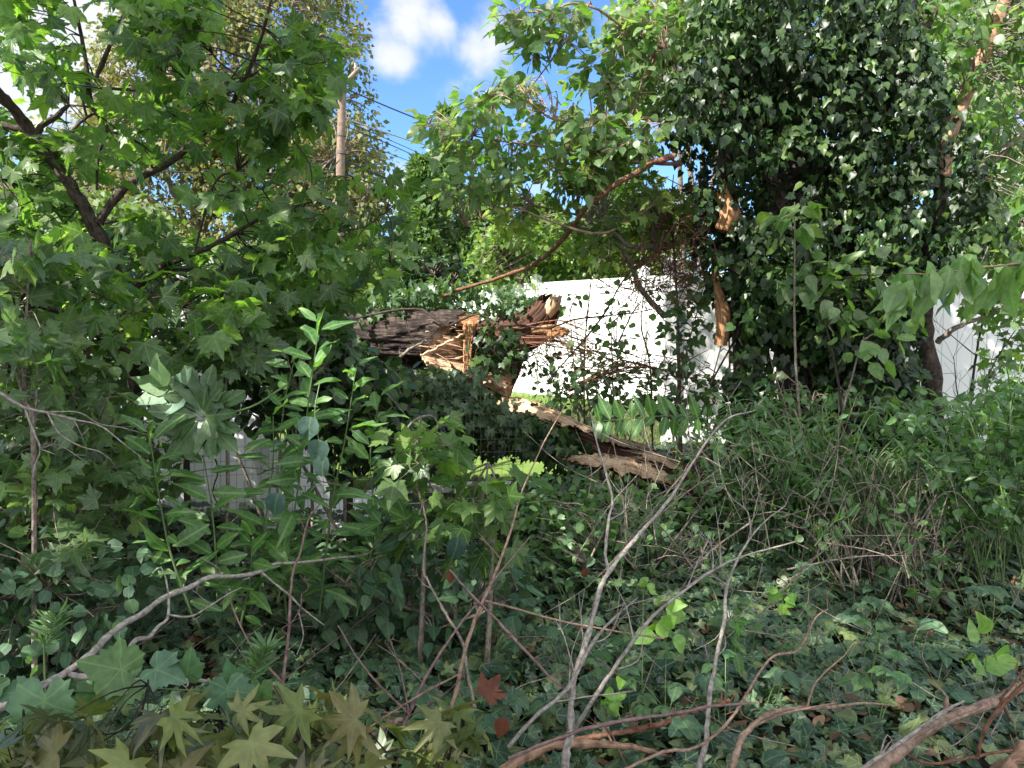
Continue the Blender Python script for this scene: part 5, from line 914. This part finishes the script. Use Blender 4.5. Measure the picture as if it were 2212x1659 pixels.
# feathery weed left
def weed(label, x, yb, yt, d):
    a = P(x, yb, d); b = P(x + 30, yt, d); t = thing('feathery_weed', label, 'weed', (a[0], d, gh(a[0], d)), 'feathery weeds'); m = Geo(); m.tube([(a[0], d, gh(a[0], d)), a, (a + b) / 2, b], [.004, .003, .002, .001], 5, 4); m.build('stem', 'cane_green', t); f_ = Geo(); q = resample([a, b], .008); k = 60; i = RNG.integers(0, len(q), k); th = RNG.uniform(0, 6.28, k)
    f_.leaves(T_SLIM, q[i], np.stack([np.cos(th), np.sin(th) * .6, np.full(k, .7)], 1), RNG.normal(0, .4, (k, 3)) + [0, -.6, .6], .075, .06 * RNG.uniform(.5, 1.3, k), bend=.3); f_.build('foliage', 'herb', t)
weed('feathery green weed at the far left above the grey branch', 95, 1400, 1330, 2.3); weed('small feathery weed tip above the grape leaves', 545, 1470, 1400, 2.1)

# ================================================================ BARE SAPLINGS AND STICKS IN FRONT
z8 = lambda x, y, d: Z(8, x, y, d); z9 = lambda x, y, d: Z(9, x, y, d); z7 = lambda x, y, d: Z(7, x, y, d); z6 = lambda x, y, d: Z(6, x, y, d)
stick('grey smooth sapling forking low in the centre foreground', [z8(1490, 1800, 2.1), z8(1500, 1600, 2.12), z8(1530, 1420, 2.15), z8(1545, 1150, 2.2), z8(1640, 830, 2.3), z8(1700, 600, 2.35), z8(1770, 450, 2.4), z8(1950, 230, 2.5), z8(2130, 20, 2.6), z6(340, 1080, 2.7), z6(560, 990, 2.8)], [.019, .018, .017, .014, .013, .012, .012, .010, .008, .005, .003], 'bark_grey', 'bare_sapling', 'sapling', sides=10, twigs=16, tl=.28,
      forks=[([z8(1760, 455, 2.4), z8(1740, 350, 2.42), z8(1760, 150, 2.45), z8(1780, 0, 2.5), z5(1690, 1190, 2.55), z5(1650, 1000, 2.6)], [.009, .008, .006, .003]),
             ([z8(1545, 1440, 2.15), z8(1700, 1190, 2.1), z8(1830, 1000, 2.1), z8(2000, 770, 2.1), z8(2180, 610, 2.1), z9(400, 400, 2.15), z9(800, 280, 2.2)], [.011, .009, .008, .006, .003]),
             ([z8(1150, 1530, 2.05), z8(1300, 1360, 2.05), z8(1520, 1160, 2.1), z8(1660, 900, 2.15), z8(1800, 740, 2.2), z8(1940, 620, 2.2)], [.008, .009, .008, .007, .003])])
stick('pale grey sapling with a short snag on its stem, right of centre', [z9(200, 1700, 2.2), z9(260, 1480, 2.25), z9(275, 1250, 2.3), z9(320, 980, 2.4), z9(370, 750, 2.5), z9(385, 550, 2.55), z9(480, 330, 2.6), z9(600, 170, 2.7), z9(740, 60, 2.8)], [.014, .013, .012, .010, .009, .008, .006, .004, .002], 'bark_grey', 'bare_sapling', 'sapling', sides=9, twigs=14, tl=.22,
      forks=[([z9(375, 770, 2.5), z9(430, 730, 2.45)], [.006, .003]), ([z9(385, 550, 2.55), z9(320, 500, 2.5), z9(270, 490, 2.5)], [.005, .002]), ([z9(530, 240, 2.62), z9(510, 100, 2.65), z9(420, 20, 2.7)], [.005, .002])])
stick('tan cane leaning right from the bottom centre', [z8(820, 1700, 2.1), z8(790, 1350, 2.2), z8(830, 1200, 2.25), z8(880, 960, 2.3), z8(960, 720, 2.4), z8(1050, 520, 2.5), z8(1120, 340, 2.6), z8(1180, 160, 2.7), z8(1230, -20, 2.8), z5(1360, 1200, 2.9), z5(1500, 950, 3.0)], [.012, .0115, .011, .010, .009, .008, .007, .006, .005, .004, .002], 'bark_tan', 'bare_cane', 'cane', sides=8,
      forks=[([z8(1010, 640, 2.43), z8(1200, 690, 2.4), z8(1500, 770, 2.4), z8(1900, 840, 2.4), z8(2100, 870, 2.4)], [.006, .004]), ([z8(860, 1080, 2.28), z8(600, 1220, 2.2), z8(240, 1450, 2.1)], [.005, .004])])
stick('yellowish broken stem rising left of the tan cane', [z8(945, 1300, 2.3), z8(900, 1080, 2.35), z8(870, 900, 2.4), z8(770, 720, 2.5), z8(660, 520, 2.55), z8(630, 430, 2.6), z8(650, 200, 2.65), z8(630, 60, 2.7)], [.009, .008, .0075, .0065, .006, .005, .0035], 'bark_stick', 'bare_shoot', 'stem', twigs=3, tl=.12)
stick('purple cane crossing diagonally behind the grey sapling', [z8(790, 450, 2.35), z8(920, 600, 2.32), z8(1080, 760, 2.3), z8(1250, 940, 2.27), z8(1400, 1100, 2.24), z8(1560, 1230, 2.2)], [.005, .0065, .007, .007, .0065, .005], 'bark_purple', 'bare_cane', 'cane')
stick('brown stem crossing the tan cane from lower left to upper right', [z8(500, 1420, 2.2), z8(560, 1290, 2.22), z8(660, 1080, 2.26), z8(820, 830, 2.35), z8(960, 650, 2.45), z8(1080, 490, 2.5), z8(1280, 250, 2.6)], [.009, .008, .007, .0065, .006, .005, .003], 'bark_purple', 'bare_shoot', 'stem',
      forks=[([z8(545, 1330, 2.2), z8(340, 1130, 2.25), z8(210, 960, 2.35), z8(110, 790, 2.4)], [.006, .005, .004, .003]), ([z8(540, 1310, 2.2), z8(490, 1060, 2.3), z8(430, 880, 2.35)], [.004, .003, .002]), ([z8(550, 1340, 2.2), z8(720, 1240, 2.15), z8(880, 1100, 2.1)], [.004, .003]), ([z8(540, 1340, 2.2), z8(760, 1280, 2.2)], [.003, .002])])
stick('upright brown stem with a sharp fork behind the grey branch', [z7(1720, 1300, 2.4), z7(1730, 1100, 2.45), z7(1760, 850, 2.5), z7(1780, 500, 2.6), z7(1830, 350, 2.65), z7(1880, 150, 2.7), z7(1950, 50, 2.7)], [.010, .009, .008, .007, .006, .005, .003], 'bark_purple', 'bare_shoot', 'stem',
      forks=[([z7(1715, 1130, 2.4), z7(1560, 950, 2.45), z7(1470, 800, 2.5), z7(1380, 580, 2.55)], [.006, .005, .003]), ([z7(1735, 1120, 2.42), z7(1900, 990, 2.4), z7(2070, 860, 2.4)], [.004, .002]), ([z7(1760, 800, 2.5), z7(1830, 690, 2.5), z7(1840, 600, 2.5)], [.004, .003])])
stick('long dark rod slanting behind the stems at lower left centre', [z8(-30, 970, 2.9), z8(200, 800, 2.95), z8(450, 600, 3.05), z8(700, 420, 3.15)], [.006, .006, .005, .004], 'bark_dark')
stick('pale grey branch arching from the lower left corner', [P(-120, 1560, 1.85), z7(0, 1290, 1.9), z7(220, 1180, 1.95), z7(430, 1060, 2.05), z7(560, 960, 2.1), z7(700, 820, 2.2), z7(880, 710, 2.3), z7(1000, 620, 2.4), z7(1150, 560, 2.5), z7(1280, 495, 2.55), z7(1430, 490, 2.6), z7(1580, 465, 2.7), z7(1680, 415, 2.75), z7(1840, 405, 2.85), z7(2080, 375, 3.0), z8(280, 355, 3.1), z8(380, 270, 3.15), z8(450, 190, 3.2)], [.018, .0165, .016, .0155, .015, .014, .0135, .013, .0125, .012, .011, .010, .009, .008, .007, .006, .004, .002], 'bark_grey', 'fallen_branch', 'branch', sides=12, kink=.5,
      forks=[([z7(540, 1010, 2.08), z7(640, 1000, 2.05), z7(760, 960, 2.05), z7(830, 880, 2.1), z7(910, 860, 2.15), z7(960, 800, 2.2), z7(1020, 750, 2.22), z7(1030, 640, 2.25), z7(1010, 500, 2.3), z7(980, 430, 2.3)], [.014, .013, .012, .011, .010, .009, .007, .005, .004, .003]),
             ([z7(1020, 725, 2.22), z7(1160, 735, 2.25), z7(1280, 670, 2.3), z7(1390, 600, 2.35), z7(1470, 560, 2.4)], [.005, .004, .003]),
             ([z7(430, 1090, 2.03), z7(560, 1110, 2.0), z7(720, 1130, 2.0), z7(900, 1120, 2.0), z7(1150, 1125, 2.0), z7(1320, 1135, 2.05)], [.013, .010, .010, .009, .007]),
             ([z7(1600, 470, 2.7), z7(1660, 520, 2.65), z7(1770, 610, 2.6), z7(1850, 690, 2.6), z7(1980, 790, 2.6)], [.007, .006, .005, .003]),
             ([z7(1820, 700, 2.6), z7(1850, 850, 2.55), z7(1810, 970, 2.5)], [.004, .002]), ([z7(1490, 510, 2.62), z7(1520, 500, 2.6)], [.006, .004]), ([z7(1355, 485, 2.58), z7(1355, 465, 2.58)], [.006, .006])])
stick('pale forked dead twig reaching in from the left edge', [Z(4, -100, 850, 2.3), Z(4, 0, 885, 2.3), Z(4, 140, 970, 2.35), Z(4, 290, 1005, 2.4), Z(4, 450, 1045, 2.45), Z(4, 610, 1085, 2.5), Z(4, 750, 1190, 2.5), Z(4, 880, 1290, 2.55)], [.009, .008, .008, .006, .005, .004, .003, .0015], 'bark_grey', 'dead_twig', 'twig', twigs=4, tl=.12,
      forks=[([Z(4, 150, 980, 2.35), Z(4, 200, 1110, 2.35), Z(4, 245, 1230, 2.35), Z(4, 205, 1350, 2.35), Z(4, 203, 1440, 2.35)], [.005, .004, .002]), ([Z(4, 290, 1010, 2.4), Z(4, 360, 1130, 2.4), Z(4, 490, 1210, 2.45), Z(4, 600, 1240, 2.45), Z(4, 680, 1295, 2.5)], [.004, .003, .002]),
             ([Z(4, 290, 1000, 2.4), Z(4, 480, 1003, 2.45), Z(4, 600, 1070, 2.5), Z(4, 760, 1100, 2.55), Z(4, 900, 1140, 2.6)], [.004, .003, .0015]), ([Z(4, 245, 1225, 2.35), Z(4, 340, 1260, 2.35)], [.003, .002])])
# bottom logs and sticks
stick('dark orange brown branch lying along the bottom centre', [z8(1100, 1680, 2.15), z8(1250, 1600, 2.2), z8(1400, 1530, 2.25), z8(1600, 1510, 2.3), z8(1900, 1530, 2.35), z8(2150, 1600, 2.4)], [.02, .021, .021, .019, .015, .010], 'bark_orange', 'fallen_branch', 'branch', sides=10, twigs=4, tl=.3)
stick('red brown branch stub lying right of the grey sapling base', [z8(1350, 1520, 2.4), z8(1600, 1480, 2.42), z8(1900, 1430, 2.45), z8(2200, 1360, 2.5), z9(150, 1320, 2.52), z9(400, 1250, 2.55)], [.008, .012, .015, .016, .015, .012], 'bark_red', 'fallen_branch', 'branch', sides=9)
stick('straight grey stick lying across the grey sapling base', [z8(1150, 1600, 2.0), z8(1500, 1460, 2.02), z8(1800, 1380, 2.05), z8(2200, 1320, 2.1), z9(300, 1280, 2.12), z9(560, 1265, 2.15)], [.007, .008, .008, .007, .005], 'bark_purple')
stick('tan stick lying low across the bottom, ending in a knob', [z9(-300, 1700, 2.1), z9(0, 1560, 2.15), z9(180, 1540, 2.2), z9(400, 1370, 2.25), z9(640, 1000, 2.4), z9(820, 940, 2.5), z9(920, 750, 2.6), z9(1000, 690, 2.65)], [.008, .008, .007, .007, .006, .005, .003], 'bark_tan')
stick('thick tan branch curving up from the bottom right of centre', [z9(400, 1760, 2.15), z9(440, 1560, 2.2), z9(520, 1420, 2.3), z9(640, 1330, 2.35), z9(760, 1300, 2.4), z9(1000, 1290, 2.45), z9(1220, 1265, 2.5), z9(1410, 1280, 2.55)], [.018, .017, .015, .013, .012, .009, .006, .003], 'bark_tan', 'fallen_branch', 'branch', sides=10,
      forks=[([z9(870, 1290, 2.42), z9(920, 1150, 2.45), z9(1000, 1060, 2.48), z9(1100, 975, 2.5)], [.006, .004, .003]), ([z9(560, 1400, 2.32), z9(760, 1320, 2.3), z9(1060, 1262, 2.35)], [.007, .006, .004])])
stick('thick grey brown branch crossing the lower right corner', [z9(1200, 1720, 2.0), z9(1400, 1590, 2.05), z9(1600, 1430, 2.1), z9(1800, 1330, 2.15), z9(2000, 1260, 2.2), z9(2200, 1150, 2.25), z9(2500, 1000, 2.3)], [.027, .027, .026, .024, .022, .02, .018], 'bark_tan', 'fallen_branch', 'branch', sides=12, twigs=5, tl=.25, kink=.4,
      forks=[([z9(1500, 1520, 2.07), z9(1700, 1400, 2.05), z9(1950, 1290, 2.08)], [.012, .010, .006]), ([z9(2050, 1240, 2.2), z9(2110, 1170, 2.15), z9(2230, 1020, 2.1)], [.007, .006, .005])])
stick('bluish grey stick lying over the thick corner branch', [z9(1190, 1680, 1.95), z9(1500, 1460, 1.98), z9(1700, 1320, 2.0), z9(1830, 1250, 2.02)], [.008, .009, .008, .004], 'bark_grey')
stick('sunlit orange branch end poking in at the bottom right corner', [z9(2080, 1700, 1.85), z9(2160, 1580, 1.87), z9(2300, 1450, 1.9)], [.022, .024, .024], 'bark_orange', 'fallen_branch', 'branch', sides=10)
stick('curved red stem beside the thick corner branch', [z9(1910, 1600, 2.0), z9(1960, 1420, 2.0), z9(2080, 1260, 2.0), z9(2250, 1100, 2.0)], [.008, .009, .009, .008], 'bark_red')
stick('thin tan twig lying level above the bottom right corner', [z9(1480, 1570, 2.1), z9(1600, 1630, 2.05), z9(1800, 1610, 2.05), z9(2000, 1570, 2.05), z9(2250, 1530, 2.05)], [.006, .007, .006, .005], 'bark_red')
stick('short gnarled pinkish root lying left of the crossing stems', [z8(290, 1500, 2.1), z8(370, 1430, 2.12), z8(430, 1390, 2.14), z8(500, 1360, 2.16)], [.012, .018, .016, .008], 'bark_purple', 'root_piece', 'root', kink=2)
stick('grey twig end running in from the left under the japanese maple', [z8(50, 1370, 2.2), z8(130, 1420, 2.15), z8(240, 1470, 2.1), z8(400, 1560, 2.05)], [.006, .007, .006, .004], 'bark_stick')
stick('dark cane sweeping across the mesh fence', [Z(4, 1000, 1430, 3.4), Z(4, 1200, 1360, 3.4), Z(4, 1500, 1340, 3.4), Z(4, 1800, 1390, 3.4), z5(350, 1500, 3.4), z5(600, 1560, 3.4), z5(850, 1640, 3.4)], [.005, .004, .004, .003], 'bark_stick')
stick('dark dead branch curving down through the lance leaved shoots', [P(500, 900, 3.2), Z(4, 1300, 1200, 3.1), Z(4, 1330, 1350, 3.1), Z(4, 1300, 1490, 3.1), Z(4, 1350, 1600, 3.1)], [.006, .006, .005, .004], 'bark_dark')
for k, (x0, y0, x1, y1, lbl) in enumerate([(1495, 1000, 1300, 1240, 'thin grey twig leaning left above the brush tangle'), (1380, 1150, 1560, 1010, 'thin forked twig in front of the lower slab'), (1640, 1330, 1800, 1170, 'thin brown twig reaching over the cane bush'), (1500, 1230, 1330, 1060, 'bare twig with many side shoots left of the cane bush'), (1600, 1360, 1760, 1420, 'low twig lying right of the pale sapling'), (1700, 1230, 1980, 1200, 'long level twig in the brush below the ivy trunk'), (1620, 1130, 1480, 1240, 'dark twig crossing the grey sapling top')]):
    stick(lbl, [P(x0, y0, 3.0), P((x0 + x1) / 2 + 8, (y0 + y1) / 2 - 12, 3.0), P(x1, y1, 3.05)], [.006, .004, .002], 'bark_stick', twigs=9, tl=.25)
t = thing('brush_tangle', 'dense tangle of fine bare twigs in front of the ivy mound, right of centre', 'twigs', P(1450, 1100, 3.3)); m = Geo()
for _ in range(110):
    q = fill([(1250, 1000), (1500, 930), (1800, 1000), (2050, 1100), (2100, 1280), (1800, 1330), (1500, 1280), (1280, 1200)], 3.0, 4.2, 1, -2)[0]; d = RNG.normal(0, .22, 3) + [0, 0, .12]; m.tube([q, q + d * .5 + RNG.normal(0, .02, 3), q + d], [.003, .0022, .001], 4, 3, kink=1, cap=False)
tag(m.build('twigs', 'bark_stick', t), kind='stuff')

# rusty dead leaves
def deadleaf(label, px, py, d, s, tip, nr, tm=T_MAPLE):
    b = P(px, py, d); t = thing('dead_leaf', label, 'dead leaf', b); f_ = Geo(); f_.leaves(tm, [b], [tip], [nr], s, bend=.3, fold=.3); f_.build('blade', 'rust', t); m = Geo(); m.tube([b, b - nrmz(np.array(tip, float)) * s * .5 + [0, 0, .01]], [.0015, .001], 4, 2); m.build('leaf_stalk', 'bark_red', t)
deadleaf('big rust brown dead leaf lying between the canes at bottom centre', 1050, 1500, 2.5, .085, (.5, .2, .6), (.2, -1, .6), T_MAPLE)
deadleaf('small rust brown leaf below the big dead leaf', 1090, 1550, 2.4, .07, (-.3, -.2, -1), (0, -1, .3), T_OV)
deadleaf('curled orange dead leaf hanging at the tip of the purple cane', 972, 1235, 2.35, .04, (.05, 0, -1), (0, -1, .1), T_OV)
deadleaf('brown shrivelled leaf in the ivy right of centre', 1265, 1230, 3.3, .045, (-.2, 0, -1), (0, -1, .4), T_OV)
deadleaf('rust coloured leaf against the ground ivy at the left bank', 600, 1180, 3.9, .09, (.5, 0, .5), (0, -1, .6))

# ================================================================ NEAREST LEAVES: GRAPE VINE AND JAPANESE MAPLE
t = thing('grape_vine', 'grape vine with large pale blue green toothed leaves at lower left', 'vine', P(0, 1590, 1.4)); m = Geo(); m.tube([P(-60, 1600, 1.35), z7(300, 1210, 1.45), z7(600, 1200, 1.5), z7(900, 1175, 1.55), z7(1300, 1190, 1.6), z7(1600, 1170, 1.65), z7(1820, 1140, 1.7)], [.0025, .0015], 6, 5, cap=False)
f_ = Geo(); lv = [((270, 1250), (.1, -.3, -1), (0, -1, .45), .135, 1.38), ((740, 1060), (-.75, -.3, .35), (0, -.9, .6), .11, 1.5), ((790, 1130), (-.8, -.3, -.3), (.1, -1, .7), .10, 1.5), ((960, 1060), (.9, -.2, -.25), (-.1, -.7, .7), .085, 1.5), ((1140, 1090), (.2, -.1, .8), (.5, -1, .5), .075, 1.55), ((1420, 1100), (-.1, -.3, .7), (.1, -1, .5), .06, 1.6), ((1390, 1180), (.2, -.3, -.9), (.2, -1, .3), .10, 1.55), ((1590, 1180), (.1, -.2, -.8), (-.5, -1, .3), .07, 1.6), ((130, 1200), (-.9, -.2, .1), (0, -1, .7), .07, 1.5), ((-30, 1180), (.6, -.2, .5), (0, -1, .8), .06, 1.5), ((560, 1190), (.3, -.2, -.9), (.7, -1, .3), .07, 1.5)]
for (xy, tp, nr, s, d) in lv:
    q = z7(xy[0], xy[1], d); f_.leaves(T_GRAPE, [q], [tp], [nr], s * .76, bend=RNG.uniform(.15, .5), fold=RNG.uniform(0, .4)); m.tube([q, q + [.01, .02, -.03]], [.0014, .0012], 5, 2, cap=False)
m.build('stem', 'cane_green', t); f_.build('foliage', 'grape', t)
def jmaple(label, poly, d0, d1, n, stems, size=.074, k=3):
    c = fill(poly, d0, d1, n, -2); t = thing('japanese_maple', label, 'maple branch', P(*stems[0][0])); m = Geo(); f_ = Geo(); sk = []
    for s in stems: pts = [P(*q) for q in s]; m.tube(pts, [.004, .0018], 6, 5, kink=.6); sk.append(resample(pts, .02))
    sprouts(m, f_, c, np.concatenate(sk), T_JM, size, k, .05, .6, .5, .5, .0013, .25, pet=.0011, bend=(.1, .7), fold=(-.1, .4), flat=1.0); m.build('twigs', 'bark_dark', t); f_.build('foliage', 'jmaple', t)
jmaple('nearest japanese maple spray, olive and bronze, along the bottom left', [(60, 1590), (180, 1540), (300, 1500), (400, 1500), (480, 1560), (560, 1560), (600, 1620), (600, 1760), (0, 1760), (20, 1640)], 1.15, 1.6, 44, [[(250, 1800, 1.4), (270, 1660, 1.4), (300, 1560, 1.4), (320, 1480, 1.4)], [(250, 1800, 1.4), (140, 1680, 1.4), (60, 1600, 1.4)], [(270, 1700, 1.4), (400, 1600, 1.4), (480, 1560, 1.4)]])
jmaple('japanese maple spray with yellow green starry leaves left of centre', [(560, 1540), (640, 1490), (720, 1500), (800, 1560), (880, 1620), (900, 1760), (560, 1760)], 1.2, 1.65, 28, [[(640, 1800, 1.4), (660, 1640, 1.45), (620, 1540, 1.45), (590, 1480, 1.45)], [(660, 1700, 1.4), (760, 1640, 1.4), (860, 1620, 1.4)]])
jmaple('small japanese maple spray before the tan cane', [(930, 1520), (1000, 1500), (1080, 1540), (1060, 1620), (1080, 1740), (900, 1740), (920, 1620)], 1.5, 1.9, 13, [[(960, 1800, 1.7), (970, 1640, 1.7), (1000, 1550, 1.7)]])
jmaple('low japanese maple tips at the left edge', [(-80, 1560), (40, 1560), (120, 1620), (100, 1760), (-80, 1760)], 1.2, 1.6, 14, [[(-100, 1760, 1.4), (-20, 1660, 1.4), (60, 1600, 1.4)]])

# ================================================================ UNSEEN TREE ADDED OVER THE VIEWER TO SHADE THE FOREGROUND
t = thing('added_shade_tree', 'unseen leafy tree added left of and behind the viewer for shade', 'tree', (-5.2, -1.5, 0)); m = Geo(); f_ = Geo()
tk = [(-5.2, -1.5, 0), (-5.1, -1.4, 2), (-4.8, -1.0, 4), (-4.5, -.5, 6.2)]; m.tube(tk, [.3, .25, .2, .1], 14, 6, .06); sk = [resample(tk, .2)]
for e in [(-9, 1, 5), (-6.5, 1.2, 5.4), (-3.5, 2.6, 5.6), (-1.6, 2.0, 5.6), (-1.4, -.5, 5.4), (-8, -2, 5), (-3, .8, 5.9), (-2.6, 2.6, 5.3)]:
    a = np.array(tk[2]) + RNG.normal(0, .2, 3); b = np.array(e, float); mid = (a + b) / 2 + [0, 0, .35]; m.tube([a, mid, b], [.09, .06, .02], 8, 6, kink=1); sk.append(resample([a, mid, b], .2))
n = 2400; x = RNG.uniform(-9.6, .4, n); y = RNG.uniform(-3.0, 3.9, n); z = 4.7 + RNG.uniform(0, 1.7, n); c = np.stack([x, y, z], 1); c = c[(noi(c, .75) > -.2) & (c[:, 1] < np.where(c[:, 0] < -4.0, 1.5, 2.9 - .5 * np.maximum(c[:, 0] + 2.5, 0))) & (c[:, 0] < -.9)]
sprouts(m, f_, c, np.concatenate(sk), T_MAPLE_LO, .17, 7, .3, .4, .9, 0, .006, 1.4); m.build('trunk', 'bark_dark', t); f_.build('crown', 'maple', t)

for o in bpy.data.objects:
    if '_o' in o: del o['_o']
